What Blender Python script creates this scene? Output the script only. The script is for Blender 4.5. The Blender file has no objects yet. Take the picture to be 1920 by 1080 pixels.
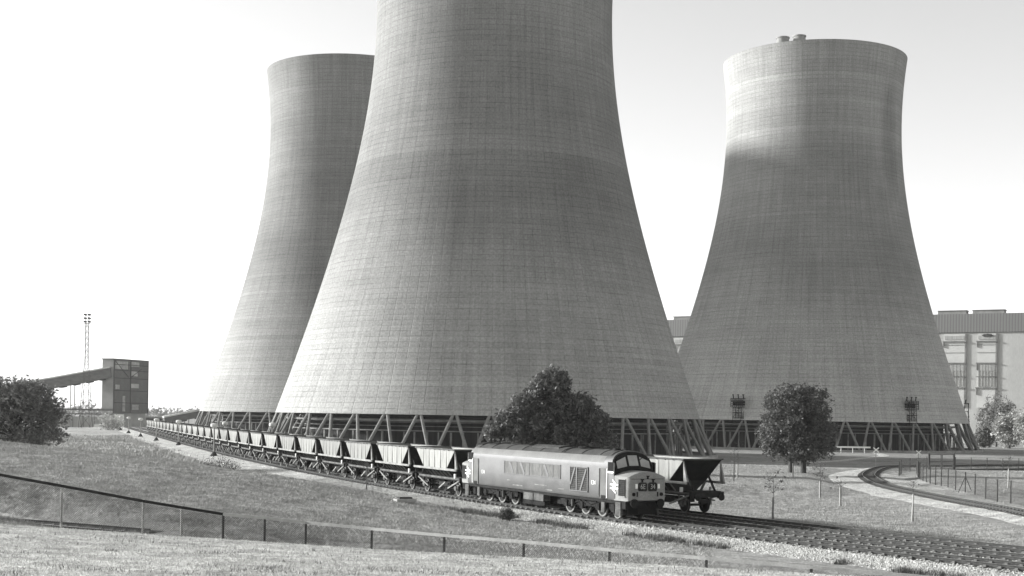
import bpy, math, random
import numpy as np
from mathutils import Matrix, Vector

# ------------------------------------------------------------------ camera, light, exposure
S = bpy.context.scene
C = S.collection
F_PX, ROLL, HOR = 2550.0, math.radians(0.945), 780.5
EYE = 7.8
cam_d = bpy.data.cameras.new("camera"); cam = bpy.data.objects.new("camera", cam_d); C.objects.link(cam)
cam_d.sensor_width = 36.0; cam_d.lens = 36.0 * F_PX / 1920.0
cam_d.shift_y = (HOR - 540.0) / 1920.0
cam_d.clip_start = 0.1; cam_d.clip_end = 20000
cam.matrix_world = Matrix.Translation((0, 0, EYE)) @ Matrix.Rotation(math.pi / 2, 4, 'X') @ Matrix.Rotation(ROLL, 4, 'Z')
S.camera = cam

SUN_EL, SUN_BACK = math.radians(15.8), math.radians(17)       # sun low on the left, a little beyond the scene
sdir = Vector((-math.cos(SUN_BACK) * math.cos(SUN_EL), math.sin(SUN_BACK) * math.cos(SUN_EL), math.sin(SUN_EL)))
W = bpy.data.worlds.new("World"); S.world = W; W.use_nodes = True
nt = W.node_tree; nt.nodes.clear()
sky = nt.nodes.new('ShaderNodeTexSky'); sky.sky_type = 'NISHITA'; sky.sun_disc = False
sky.sun_elevation = SUN_EL; sky.sun_rotation = math.atan2(sdir.x, sdir.y)
sky.dust_density = 1.0; sky.air_density = 1.0; sky.ozone_density = 1.0
bw = nt.nodes.new('ShaderNodeRGBToBW'); bg = nt.nodes.new('ShaderNodeBackground'); wo = nt.nodes.new('ShaderNodeOutputWorld')
nt.links.new(sky.outputs[0], bw.inputs[0]); nt.links.new(bw.outputs[0], bg.inputs[0]); nt.links.new(bg.outputs[0], wo.inputs[0])
bg.inputs[1].default_value = 0.142
sd = bpy.data.lights.new("sun", 'SUN'); sd.energy = 5.0; sd.angle = math.radians(4.5)                           # a hazy sun; sd.color = (1, 1, 0.985)
sun = bpy.data.objects.new("sun", sd); C.objects.link(sun); sun.rotation_euler = sdir.to_track_quat('Z', 'Y').to_euler()
S.view_settings.view_transform = 'Standard'; S.view_settings.look = 'None'; S.view_settings.gamma = 1; S.view_settings.exposure = 1.15
S.render.engine = 'CYCLES'; S.cycles.max_bounces = 5; S.cycles.transparent_max_bounces = 8; S.cycles.volume_bounces = 1

random.seed(7); RNG = np.random.default_rng(11)

# ------------------------------------------------------------------ helpers
def at(x, y, drop=None, Y=None):
    """Place on the ground that lies `drop` metres under eye level (or Y metres ahead) along a sight line."""
    dx, dy = x - 960.0, y - HOR
    u = dx * math.cos(ROLL) + dy * math.sin(ROLL); v = -dx * math.sin(ROLL) + dy * math.cos(ROLL)
    if Y is None: Y = drop * F_PX / v
    return u / F_PX * Y, Y, EYE - v / F_PX * Y

def G(v): return (v * 0.995, v, v * 0.965, 1.0)

class NT:
    def __init__(s, m):
        m.use_nodes = True; s.t = m.node_tree; s.n = s.t.nodes; s.b = s.n['Principled BSDF']
    def new(s, k, **kw):
        n = s.n.new(k)
        for a, b in kw.items(): setattr(n, a, b)
        return n
    def l(s, a, b): s.t.links.new(a, b)
    def math(s, op, a, b=None, c=None):
        n = s.new('ShaderNodeMath', operation=op)
        for i, x in enumerate((a, b, c)):
            if x is None: continue
            if isinstance(x, (int, float)): n.inputs[i].default_value = x
            else: s.l(x, n.inputs[i])
        return n.outputs[0]
    def noise(s, vec, scale, detail=4, rough=.6):
        n = s.new('ShaderNodeTexNoise'); n.inputs['Scale'].default_value = scale
        n.inputs['Detail'].default_value = detail; n.inputs['Roughness'].default_value = rough
        if vec is not None: s.l(vec, n.inputs['Vector'])
        return n.outputs['Fac']
    def mapping(s, vec, scale=(1, 1, 1), rot=(0, 0, 0)):
        n = s.new('ShaderNodeMapping'); n.inputs['Scale'].default_value = scale; n.inputs['Rotation'].default_value = rot
        s.l(vec, n.inputs['Vector']); return n.outputs[0]
    def remap(s, x, a, b, lo=0., hi=1.):
        n = s.new('ShaderNodeMapRange'); n.inputs[1].default_value = lo; n.inputs[2].default_value = hi
        n.inputs[3].default_value = a; n.inputs[4].default_value = b; s.l(x, n.inputs[0]); return n.outputs[0]
    def grey(s, x):
        n = s.new('ShaderNodeCombineColor')
        s.l(s.math('MULTIPLY', x, .995), n.inputs[0]); s.l(x, n.inputs[1]); s.l(s.math('MULTIPLY', x, .965), n.inputs[2])
        return n.outputs[0]
    def bump(s, h, strength, dist):
        n = s.new('ShaderNodeBump'); n.inputs['Strength'].default_value = strength; n.inputs['Distance'].default_value = dist
        s.l(h, n.inputs['Height']); s.l(n.outputs[0], s.b.inputs['Normal'])

MATS = {}
def pm(name, v, var=.25, scale=3.0, rough=.85, bump=0., bscale=None, metal=0., spec=.08, stretch=(1, 1, 1), fine=.0):
    """Plain weathered grey: large stains plus fine speckle, optional bump."""
    if name in MATS: return MATS[name]
    m = bpy.data.materials.new(name); t = NT(m); MATS[name] = m
    tc = t.new('ShaderNodeTexCoord'); vec = t.mapping(tc.outputs['Object'], stretch)
    n1 = t.remap(t.noise(vec, scale), 1 - var, 1 + var, .3, .7)
    val = t.math('MULTIPLY', n1, v)
    if fine: val = t.math('MULTIPLY', val, t.remap(t.noise(vec, scale * 14, 2), 1 - fine, 1 + fine, .3, .7))
    t.l(t.grey(val), t.b.inputs['Base Color'])
    t.b.inputs['Roughness'].default_value = rough; t.b.inputs['Metallic'].default_value = metal
    t.b.inputs['Specular IOR Level'].default_value = spec
    if bump: t.bump(t.noise(vec, bscale or scale * 6, 5), bump, .03)
    return m

class MB:
    """Collects boxes, tubes and lofts; build() links them as ONE mesh object."""
    def __init__(s): s.v = []; s.f = []; s.mi = []; s.M = Matrix.Identity(4)
    def add(s, vs, fs, mi=0):
        b = len(s.v); M = s.M
        s.v += [tuple(M @ Vector(p)) for p in vs]; s.f += [tuple(i + b for i in f) for f in fs]; s.mi += [mi] * len(fs); return s
    def box(s, c, d, rz=0., R=None, mi=0):
        h = [x / 2 for x in d]; R = R or Matrix.Rotation(rz, 3, 'Z')
        vs = [Vector(c) + R @ Vector((sx * h[0], sy * h[1], sz * h[2])) for sx in (-1, 1) for sy in (-1, 1) for sz in (-1, 1)]
        return s.add(vs, [(0, 1, 3, 2), (4, 6, 7, 5), (0, 4, 5, 1), (2, 3, 7, 6), (0, 2, 6, 4), (1, 5, 7, 3)], mi)
    def bar(s, a, b, w, h=None, up=(0, 0, 1)):
        a, b = Vector(a), Vector(b); h = h or w; d = (b - a); L = d.length
        x = d.normalized(); u = Vector(up)
        if abs(x.dot(u)) > .98: u = Vector((0, 1, 0))
        y = u.cross(x).normalized(); z = x.cross(y)
        R = Matrix((x, y, z)).transposed()
        return s.box((a + b) / 2, (L, w, h), R=R)
    def tube(s, pts, r, n=8, cap=True):
        pts = [Vector(p) for p in pts]; rs = r if isinstance(r, (list, tuple)) else [r] * len(pts)
        rings = []
        for i, p in enumerate(pts):
            d = (pts[min(i + 1, len(pts) - 1)] - pts[max(i - 1, 0)]).normalized()
            u = Vector((0, 0, 1)) if abs(d.z) < .95 else Vector((1, 0, 0))
            y = d.cross(u).normalized(); z = y.cross(d)
            rings.append([p + (y * math.cos(2 * math.pi * k / n) + z * math.sin(2 * math.pi * k / n)) * rs[i] for k in range(n)])
        return s.loft(rings, cap)
    def loft(s, rings, cap=True, closed=True, mi=0):
        n = len(rings[0]); vs = [p for r in rings for p in r]; fs = []
        for i in range(len(rings) - 1):
            for k in range(n if closed else n - 1):
                a, b = i * n + k, i * n + (k + 1) % n
                fs.append((a, b, b + n, a + n))
        if cap and closed: fs += [tuple(range(n))[::-1], tuple(range((len(rings) - 1) * n, len(rings) * n))]
        return s.add(vs, fs, mi)
    def prism(s, poly, t0, t1, plane):
        """poly 2-D points extruded between t0 and t1; plane maps (a, b, t) to 3-D."""
        n = len(poly); vs = [plane(a, b, t0) for a, b in poly] + [plane(a, b, t1) for a, b in poly]
        fs = [tuple(range(n))[::-1], tuple(range(n, 2 * n))] + [(k, (k + 1) % n, n + (k + 1) % n, n + k) for k in range(n)]
        return s.add(vs, fs)
    def build(s, name, m, parent=None, smooth=False, label=None):
        me = bpy.data.meshes.new(name); me.from_pydata(s.v, [], s.f)
        ms = m if isinstance(m, (list, tuple)) else [m]
        for q in ms: me.materials.append(q)
        if len(ms) > 1: me.polygons.foreach_set('material_index', s.mi)
        me.validate(clean_customdata=False)
        import bmesh
        bm = bmesh.new(); bm.from_mesh(me); bmesh.ops.recalc_face_normals(bm, faces=bm.faces); bm.to_mesh(me); bm.free()
        if smooth:
            me.polygons.foreach_set('use_smooth', [True] * len(me.polygons)); me.set_sharp_from_angle(angle=math.radians(smooth if smooth > 1 else 40))
        return link(name, me, parent, label)

def link(name, me, parent=None, label=None):
    o = bpy.data.objects.new(name, me); C.objects.link(o)
    if parent is not None: o.parent = parent
    if label: o['label'] = label
    return o
def tag(o, label=None, cat=None, group=None, kind=None):
    for k, v in (('label', label), ('category', cat), ('group', group), ('kind', kind)):
        if v: o[k] = v
    return o
def thing(name, label, cat, loc=(0, 0, 0), rz=0., group=None):
    o = bpy.data.objects.new(name, None); C.objects.link(o); o.empty_display_size = .5
    o.location = loc; o.rotation_euler = (0, 0, rz); return tag(o, label, cat, group)
def copy_tree(o, parent=None):
    c = o.copy(); C.objects.link(c)
    if parent is not None: c.parent = parent
    for ch in list(o.children): copy_tree(ch, c)
    return c
def np_mesh(name, verts, faces, m, parent=None, smooth=False):
    """verts (n,3), faces (k,q) arrays."""
    me = bpy.data.meshes.new(name); k, q = faces.shape
    me.vertices.add(len(verts)); me.vertices.foreach_set('co', np.asarray(verts, np.float32).ravel())
    me.loops.add(k * q); me.loops.foreach_set('vertex_index', faces.astype(np.int32).ravel())
    me.polygons.add(k); me.polygons.foreach_set('loop_start', np.arange(0, k * q, q, dtype=np.int32))
    me.polygons.foreach_set('use_smooth', np.full(k, bool(smooth)))
    me.update(calc_edges=True); me.materials.append(m)
    return link(name, me, parent)

def fbm(x, y, scale, seed=0, octv=3):
    """Cheap smooth value noise in about [-1, 1]."""
    out = np.zeros(np.broadcast(x, y).shape); amp = 1.; tot = 0.
    for o in range(octv):
        fx, fy = x / scale + 31.7 * o + seed * 7.3, y / scale + 17.1 * o - seed * 3.1
        ix, iy = np.floor(fx), np.floor(fy); tx, ty = fx - ix, fy - iy
        tx, ty = tx * tx * (3 - 2 * tx), ty * ty * (3 - 2 * ty)
        h = lambda a, b: (np.sin(a * 127.1 + b * 311.7 + o * 13.7 + seed) * 43758.5453) % 1.0
        v = (h(ix, iy) * (1 - tx) + h(ix + 1, iy) * tx) * (1 - ty) + (h(ix, iy + 1) * (1 - tx) + h(ix + 1, iy + 1) * tx) * ty
        out += amp * (2 * v - 1); tot += amp; amp *= .5; scale = scale / 2.1
    return out / tot
def sstep(x, a, b):
    t = np.clip((x - a) / (b - a), 0, 1); return t * t * (3 - 2 * t)
def lerp(a, b, t): return a + (b - a) * t

# ------------------------------------------------------------------ railway alignment and terrain
KX = (21.35318, -0.33137, 16.28056, 1.13241)
DC = 1.15                                                  # centre line lies this far right of the near sleeper ends
def edge_x(Y): return KX[0] + KX[1] * Y + KX[2] * np.exp(-(Y - 54) / 45) + KX[3] * np.exp(-(Y - 54) / 18)
def edge_s(Y): return KX[1] - KX[2] / 45 * np.exp(-(Y - 54) / 45) - KX[3] / 18 * np.exp(-(Y - 54) / 18)
_Y = np.linspace(470, 36, 4000); _s = edge_s(_Y); _n = np.stack([1 / np.sqrt(1 + _s ** 2), -_s / np.sqrt(1 + _s ** 2)], 1)
CL = np.stack([edge_x(_Y), _Y], 1) + _n * DC               # centre line of the near track, far end first
ARC = np.concatenate([[0], np.cumsum(np.hypot(*np.diff(CL, axis=0).T))])
def rail_pt(s, off=0.):
    x, y = np.interp(s, ARC, CL[:, 0]), np.interp(s, ARC, CL[:, 1])
    nx, ny = np.interp(s, ARC, _n[:, 0]), np.interp(s, ARC, _n[:, 1])
    return x + nx * off, y + ny * off, math.atan2(-nx, ny) if np.isscalar(s) else None   # heading towards the camera
def arc_of_y(Y): return np.interp(-Y, -CL[:, 1], ARC)
def track_d(X, Y):
    """Signed distance right of the near track's centre line."""
    yc = np.clip(Y, 36, 470)
    xc = np.interp(-yc, -CL[:, 1], CL[:, 0]); sl = np.interp(-yc, -CL[:, 1], _s)
    xc = xc + sl * (Y - yc)
    return (X - xc) / np.sqrt(1 + sl ** 2)
RAIL = EYE - 5.72
TW = [(-5.1, 291.5), (-51.1, 423.0), (87.0, 399.6)]
SID = np.array([at(x, y, d)[:2] for x, y, d in [(2010, 984, 6.3), (1916.5, 963.7, 6.4), (1810, 945, 6.45), (1757, 934.5, 6.5), (1704, 922, 6.5),
      (1668.5, 914, 6.55), (1647, 907, 6.6), (1629.6, 895.5, 6.65), (1627, 892, 6.7), (1633, 885, 6.8), (1651, 877, 6.9), (1668, 873.6, 6.95)]] + [(66, 218), (80, 232), (100, 246)])
def smooth_poly(P, n=400, it=60):
    t = np.concatenate([[0], np.cumsum(np.hypot(*np.diff(P, axis=0).T))]); u = np.linspace(0, t[-1], n)
    Q = np.stack([np.interp(u, t, P[:, 0]), np.interp(u, t, P[:, 1])], 1)
    for _ in range(it): Q[1:-1] = .25 * Q[:-2] + .5 * Q[1:-1] + .25 * Q[2:]
    return Q
SID = smooth_poly(SID, 300, 110)
LTR = np.array([(-60, 75.5), (-40, 68.5), (-23.6, 62.6), (-15.9, 58.0)])
def poly_dist(X, Y, P):
    d = np.full(np.shape(X), 1e9)
    for a, b in zip(P[:-1], P[1:]):
        ab = b - a; t = np.clip(((X - a[0]) * ab[0] + (Y - a[1]) * ab[1]) / (ab @ ab), 0, 1)
        d = np.minimum(d, np.hypot(X - a[0] - t * ab[0], Y - a[1] - t * ab[1]))
    return d
CX = [-60, -18.8, -4.4, 7.3, 22]; CY = [56, 50, 46.5, 40.5, 31]; CD = [3.2, 4.26, 4.62, 4.46, 4.1]
MX = [-80, -34.6, -27.5, -21.6, -17.7, -15.2, -10.8, -8.3, -2]; MYc = [95, 92, 90, 87, 85, 83, 81, 79, 76]; MD = [1.6, 2.32, 2.93, 3.30, 3.8, 3.9, 4.54, 4.86, 5.75]
def height(X, Y):
    X = np.asarray(X, float); Y = np.asarray(Y, float)
    d = track_d(X, Y)
    # right-hand land: low lawn with a terrace, down to tower level
    zr = 1.0 + .1 * fbm(X, Y, 14, 3)
    wob = 1.2 * fbm(X, Y * 0, 9, 21); zr = zr - .38 * np.exp(-((Y + .05 * X + wob - 126) / 3.2) ** 2) * sstep(X, 46, 36) + .55 * sstep(Y + .05 * X + wob, 127, 130.2) - .35 * sstep(Y, 150, 190) * sstep(X, 5, 30) * 1.0
    zr = lerp(zr, 0.0, sstep(Y, 185, 262))
    zr = zr + .5 * np.exp(-((Y - 208) / 6) ** 2) * sstep(X, 50, 40) * sstep(X, 15, 25)
    sd = poly_dist(X, Y, SID[::6]); szz = np.interp(Y, [80, 100, 130, 160, 200, 260], [1.40, 1.28, 1.1, .95, .7, .25]) 
    zr = lerp(szz, zr, sstep(sd, 3.5, 8))
    # left-hand rough land
    zl = 1.55 + (.55 * fbm(X, Y, 22, 5) + .18 * fbm(X, Y, 6, 9)) * sstep(-d, 7, 18)
    zl = zl + .75 * np.exp(-(((X + 60) * .3 + (Y - 172)) / 5) ** 2) * sstep(-d, 10, 20) * sstep(X, -85, -55)
    zl = zl + 1.0 * np.exp(-((X + 44) / 7) ** 2 - ((Y - 150) / 9) ** 2) * sstep(-d, 7, 12)
    zl = lerp(zl, .8, sstep(Y, 280, 440) * sstep(-d, 12, 60))
    z = lerp(zl, 1.55, sstep(d, -7, -4))
    z = lerp(z, zr, sstep(d, 8.4, 11.2))
    z = lerp(z, 0.0, sstep(d, 10, 34) * sstep(Y, 190, 240))
    # valley between the lawn and the railway, the grass mound on the left
    val = 1.72 + np.clip((-8 - X) * .125, 0, 2.6) + .06 * fbm(X, Y, 9, 2)
    near = sstep(Y, 118, 96) * sstep(d, -3.2, -6.0)
    z = lerp(z, np.minimum(val, 1.9), near * sstep(X, -4, 4) * .6)
    yc = np.interp(X, MX, MYc); zc = EYE - np.interp(X, MX, MD)
    prof = np.where(Y < yc, np.clip((Y - 60) / (yc - 60), 0, 1), 1.0)
    prof = np.where(Y < yc, prof * (1.55 - .55 * prof), 1 - sstep(Y, yc, yc + 30))
    mound = lerp(np.where(Y < yc, val, zl), zc, prof) + .13 * fbm(X, Y, 6, 8) + .05 * fbm(X, Y, 1.6, 18)
    mw = sstep(d, -4.5, -9.0) * sstep(Y, 135, 118) * sstep(X, 3, -3)
    z = lerp(z, np.maximum(mound, np.where(Y < yc, mound, z)), mw)
    z = np.where(Y < 62, lerp(z, val, sstep(d, -4, -7)), z)
    # cutting for the track on the left
    ld = poly_dist(X, Y, LTR); lz = EYE - 5.35
    z = lerp(z, lz, sstep(ld, 4.2, 2.2) * sstep(X, -14.2, -16))
    # the foreground lawn
    cy = np.interp(X, CX, CY); cd = np.interp(X, CX, CD)
    lawn = EYE - (1.6 + (cd - 1.6) * Y / cy) + .03 * fbm(X, Y, 4, 4)
    crest = EYE - cd - .09 * (Y - cy)
    lawnz = np.where(Y < cy, lawn, crest)
    z = np.where(Y < cy, lawnz, lerp(lawnz, z, sstep(Y, cy - .5, cy + 5.5)))
    z = np.where(Y < 0, EYE - 1.6 - .02 * Y, z)
    return z

# ------------------------------------------------------------------ ground materials
def ground_mat():
    m = bpy.data.materials.new("grass_ground"); t = NT(m)
    geo = t.new('ShaderNodeNewGeometry'); pos = geo.outputs['Position']
    a = t.new('ShaderNodeAttribute', attribute_name='dry'); la = t.new('ShaderNodeAttribute', attribute_name='lawn')
    big = t.remap(t.noise(pos, .09, 4), .82, 1.2, .35, .65)
    mid = t.remap(t.noise(pos, .9, 5, .7), .6, 1.4, .3, .7)
    fine = t.remap(t.noise(t.mapping(pos, (1, .5, 1)), 9, 5, .75), .45, 1.55, .3, .7)
    v = t.math('MULTIPLY', t.math('MULTIPLY', big, mid), fine)
    base = t.math('ADD', t.math('MULTIPLY', a.outputs['Fac'], .14), .24)
    base = t.math('ADD', base, t.math('MULTIPLY', la.outputs['Fac'], .16))
    t.l(t.grey(t.math('MULTIPLY', v, base)), t.b.inputs['Base Color'])
    t.b.inputs['Roughness'].default_value = 1; t.b.inputs['Specular IOR Level'].default_value = .05
    h = t.math('ADD', t.noise(pos, 4, 6, .75), t.math('MULTIPLY', t.noise(pos, .8, 3), 1.5))
    t.bump(h, .55, .16)
    return m
GM = ground_mat()
def stone_mat(name, v, scale=9.):
    m = bpy.data.materials.new(name); t = NT(m)
    pos = t.new('ShaderNodeNewGeometry').outputs['Position']
    vo = t.new('ShaderNodeTexVoronoi'); vo.inputs['Scale'].default_value = scale; t.l(pos, vo.inputs['Vector'])
    sep = t.new('ShaderNodeSeparateColor'); t.l(vo.outputs['Color'], sep.inputs[0])
    cell = t.remap(sep.outputs[0], .55, 1.35)
    big = t.remap(t.noise(pos, .45, 6, .8), .45, 1.35, .3, .7)
    t.l(t.grey(t.math('MULTIPLY', t.math('MULTIPLY', cell, big), v)), t.b.inputs['Base Color'])
    t.b.inputs['Roughness'].default_value = .95; t.b.inputs['Specular IOR Level'].default_value = .1
    t.bump(t.math('MULTIPLY', vo.outputs['Distance'], -1.), 1., .12)
    return m
BALL = stone_mat("pale_ballast", .47); BALLD = stone_mat("dark_ballast", .16)

# ------------------------------------------------------------------ terrain sheet
def build_ground():
    fine = np.linspace(-27, 27, 300); rest = np.linspace(27, 333, 60)[1:-1]
    ang = np.radians(np.concatenate([fine, rest])); na = len(ang)
    rad = np.concatenate([[1.0], 3 * 1.0145 ** np.arange(0, 345), [520, 640, 850, 1200, 2000, 3500, 5200]]); nr = len(rad)
    A, R = np.meshgrid(ang, rad); X, Y = R * np.sin(A), R * np.cos(A)
    Z = height(X, Y)
    far = sstep(R, 450, 900); Z = lerp(Z, 0.0, far)
    V = np.concatenate([np.stack([X, Y, Z], -1).reshape(-1, 3), [[0, 0, height(0., 0.)]]])
    i, k = np.meshgrid(np.arange(nr - 1), np.arange(na), indexing='ij'); k2 = (k + 1) % na
    Fq = np.stack([i * na + k, i * na + k2, (i + 1) * na + k2, (i + 1) * na + k], -1).reshape(-1, 4)
    o = np_mesh("ground", V, Fq[:, ::-1], GM, smooth=True)
    d = track_d(V[:, 0], V[:, 1]); x, y = V[:, 0], V[:, 1]
    dry = np.clip(sstep(-d, 4, 8) * sstep(y, 96, 118) * (.5 + .6 * fbm(x, y, 12, 1)), 0, 1)
    dry = np.maximum(dry, .35 * np.clip(fbm(x, y, 18, 6), 0, 1) * (d > 10))
    at_ = o.data.attributes.new('dry', 'FLOAT', 'POINT'); at_.data.foreach_set('value', dry.astype(np.float32))
    cyv = np.interp(x, CX, CY)
    lw = sstep(y, cyv + 1.2, cyv - .3)
    at_ = o.data.attributes.new('lawn', 'FLOAT', 'POINT'); at_.data.foreach_set('value', lw.astype(np.float32))
    return tag(o, kind='structure')
build_ground()

def strip(name, P, offs, zs, m, jitter=.0, seed=0, zfun=None):
    """Sheet lofted along polyline P (n,2); offs/zs are per-row arrays (n,k) or (k,)."""
    n = len(P); T = np.gradient(P, axis=0); T /= np.linalg.norm(T, axis=1)[:, None]; N = np.stack([T[:, 1], -T[:, 0]], 1)
    offs = np.broadcast_to(offs, (n, np.shape(offs)[-1])).copy(); zs = np.broadcast_to(zs, offs.shape).copy()
    X = P[:, None, 0] + N[:, None, 0] * offs; Y = P[:, None, 1] + N[:, None, 1] * offs
    if zfun is not None: zs = zs + zfun(X, Y)
    if jitter: zs[:, 1:-1] += jitter * fbm(X, Y, .7, seed, 3)[:, 1:-1]
    V = np.stack([X, Y, zs], -1).reshape(-1, 3); k = offs.shape[1]
    i, j = np.meshgrid(np.arange(n - 1), np.arange(k - 1), indexing='ij')
    Fq = np.stack([i * k + j, i * k + j + 1, (i + 1) * k + j + 1, (i + 1) * k + j], -1).reshape(-1, 4)
    return np_mesh(name, V, Fq, m, smooth=True)

# ballast bed of the three main tracks
ss = np.concatenate([np.arange(0, 300, 1.5), np.arange(300, ARC[-1], .35)])[::-1]
PX = np.stack(rail_pt(ss)[:2], 1)
BWY, BWV = [40, 70, 85, 97, 115, 180, 400], [1.5, 1.3, 1.6, 3.2, 4.8, 4.8, 4.4]
wl = np.interp(PX[:, 1], BWY, BWV) * (1 + .3 * fbm(PX[:, 0], PX[:, 1], 5, 3))
fr = np.array([0, .12, .25, .4, .55, .7, .85])
left = -1.55 - wl[:, None] * (1 - fr)
zl = np.interp(fr, [0, .12, .25, .55, .85, 1], [1.40, 1.52, 1.60, 1.66, 1.76, 1.87])
core = np.arange(-1.55, 8.6, .45); rt = np.array([8.9, 9.2, 9.5])
offs = np.concatenate([left, np.broadcast_to(core, (len(PX), len(core))), np.broadcast_to(rt, (len(PX), 3))], 1)
zz = np.concatenate([zl, np.full(len(core), 1.87), [1.7, 1.5, 1.2]])
tag(strip("ballast_bed", PX, offs, zz, BALL, .05, 2), kind='structure')

# pale ballast under the curving siding, wide shoulders
sw = np.interp(SID[:, 1], [95, 130, 145, 165, 185, 205, 250], [4.4, 4.2, 6.0, 5.2, 3.2, 2.4, 2.0]) * (1 + .35 * fbm(SID[:, 1], SID[:, 0], 2.5, 3))
swr = np.interp(SID[:, 1], [95, 130, 150, 170, 190, 215, 250], [3.6, 5.0, 6.6, 7.4, 5.0, 2.4, 2.0])
fx = np.array([0, .15, .4, .62, .8]); cc = np.array([-1.2, -.4, .4, 1.2])
of = np.concatenate([-swr[:, None] * (1 - fx) - .0, np.broadcast_to(cc, (len(SID), 4)), sw[:, None] * fx[::-1][::1] * 0 + sw[:, None] * (1 - fx[::-1])], 1)
of = np.sort(of, 1)
szz = np.interp(SID[:, 1], [80, 100, 130, 160, 200, 260], [1.40, 1.28, 1.1, .95, .7, .25])
rise = np.interp(np.abs(of) / np.where(of < 0, swr[:, None], sw[:, None]), [0, .35, .75, 1.0], [.2, .2, .08, -.12])
tag(strip("siding_ballast", SID, of, szz[:, None] + rise, BALL, .04, 5), kind='structure')
LT = smooth_poly(LTR, 120, 40)
tag(strip("cutting_ballast", LT, np.array([-2.2, -1.6, 0, 1.6, 2.2]), np.array([2.42, 2.55, 2.55, 2.55, 2.42]), BALLD, .03, 6), kind='structure')

# ------------------------------------------------------------------ railway tracks
def rail_mats(): return [pm("rail_side", .05, .3, 4), pm("rail_head", .34, .2, 2, rough=.35, metal=.6, spec=.5)]
SLEEPM = pm("sleeper_timber", .115, .35, 2.5, bump=.3, bscale=20, stretch=(1, 6, 6))
def sleeper_mesh():
    b = MB(); b.box((0, 0, -.075), (2.6, .255, .15))
    for s in (-1, 1):
        b.box((s * .753, 0, .022), (.36, .2, .044)); b.box((s * .753 + .11, 0, .06), (.05, .14, .05)); b.box((s * .753 - .11, 0, .06), (.05, .14, .05))
    o = b.build("sleeper", SLEEPM); me = o.data; bpy.data.objects.remove(o); return me
SLEEP = sleeper_mesh()
SV = np.array([v.co for v in SLEEP.vertices]); SF = [tuple(p.vertices) for p in SLEEP.polygons]
def make_track(label, P, ztop, vis_from, pitch=.74, name="railway_track", n_ind=100, group=None):
    """P: (n,2) centre line ordered nearest the camera first; ztop: array of rail-top heights."""
    root = thing(name, label, "railway track", (0, 0, 0), group=group)
    t = np.concatenate([[0], np.cumsum(np.hypot(*np.diff(P, axis=0).T))])
    T = np.gradient(P, axis=0); T /= np.linalg.norm(T, axis=1)[:, None]; N = np.stack([T[:, 1], -T[:, 0]], 1)
    prof = [(-.07, -.15), (-.07, -.135), (-.01, -.12), (-.01, -.045), (-.036, -.035), (-.036, 0), (.036, 0), (.036, -.035), (.01, -.045), (.01, -.12), (.07, -.135), (.07, -.15)]
    for s in (-1, 1):
        b = MB(); rings = []
        for i in range(len(P)):
            rings.append([(P[i, 0] + N[i, 0] * (s * .753 + a), P[i, 1] + N[i, 1] * (s * .753 + a), ztop[i] + h) for a, h in prof])
        b.loft(rings, cap=False)
        k = len(prof); b.mi = [1 if (j % k) == 5 else 0 for j in range(len(b.f))]
        b.build("rail", rail_mats(), root)
    pos = np.arange(.2, t[-1], pitch); xs, ys = np.interp(pos, t, P[:, 0]), np.interp(pos, t, P[:, 1])
    tx, ty = np.interp(pos, t, T[:, 0]), np.interp(pos, t, T[:, 1]); zs = np.interp(pos, t, ztop) - .168
    rest = []; cnt = 0
    for i in range(len(pos)):
        rz = math.atan2(ty[i], tx[i]) + math.pi / 2 + random.gauss(0, .012)
        x, y = xs[i] + random.gauss(0, .02), ys[i] + random.gauss(0, .02)
        if pos[i] >= vis_from and cnt < n_ind:
            o = link("sleeper", SLEEP, root); o.location = (x, y, zs[i]); o.rotation_euler = (0, 0, rz); cnt += 1
        else: rest.append((x, y, zs[i], rz))
    if rest:
        b = MB()
        for x, y, z, rz in rest:
            c, s_ = math.cos(rz), math.sin(rz)
            b.add([(x + c * v[0] - s_ * v[1], y + s_ * v[0] + c * v[1], z + v[2]) for v in SV], SF)
        b.build("sleepers", SLEEPM, root)['kind'] = 'stuff'
    return root
sN = np.concatenate([np.arange(0, 260, 4.0), np.arange(260, ARC[-1], 1.2)])[::-1]
def off_line(o): return np.stack(rail_pt(sN, o)[:2], 1)
OFF_M, OFF_F = 3.35, 6.75
VF = ARC[-1] - arc_of_y(54.0)
make_track("main railway track carrying the locomotive and its wagons, nearest of three", off_line(0), np.full(len(sN), RAIL), VF)
make_track("empty middle railway track between the train and the lone wagon's track", off_line(OFF_M), np.full(len(sN), RAIL), VF)
make_track("railway track under the lone hopper wagon, farthest of the three", off_line(OFF_F), np.full(len(sN), RAIL), VF)
szz2 = np.interp(SID[:, 1], [80, 100, 130, 160, 200, 260], [1.40, 1.28, 1.1, .95, .7, .25])
make_track("curving siding on pale ballast beside the tall wire fence", SID, szz2 + .41, 8., name="railway_siding")
make_track("short stretch of track in the cutting behind the near fence", LT, np.full(len(LT), EYE - 5.10), 20., name="railway_track", n_ind=60)

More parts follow.
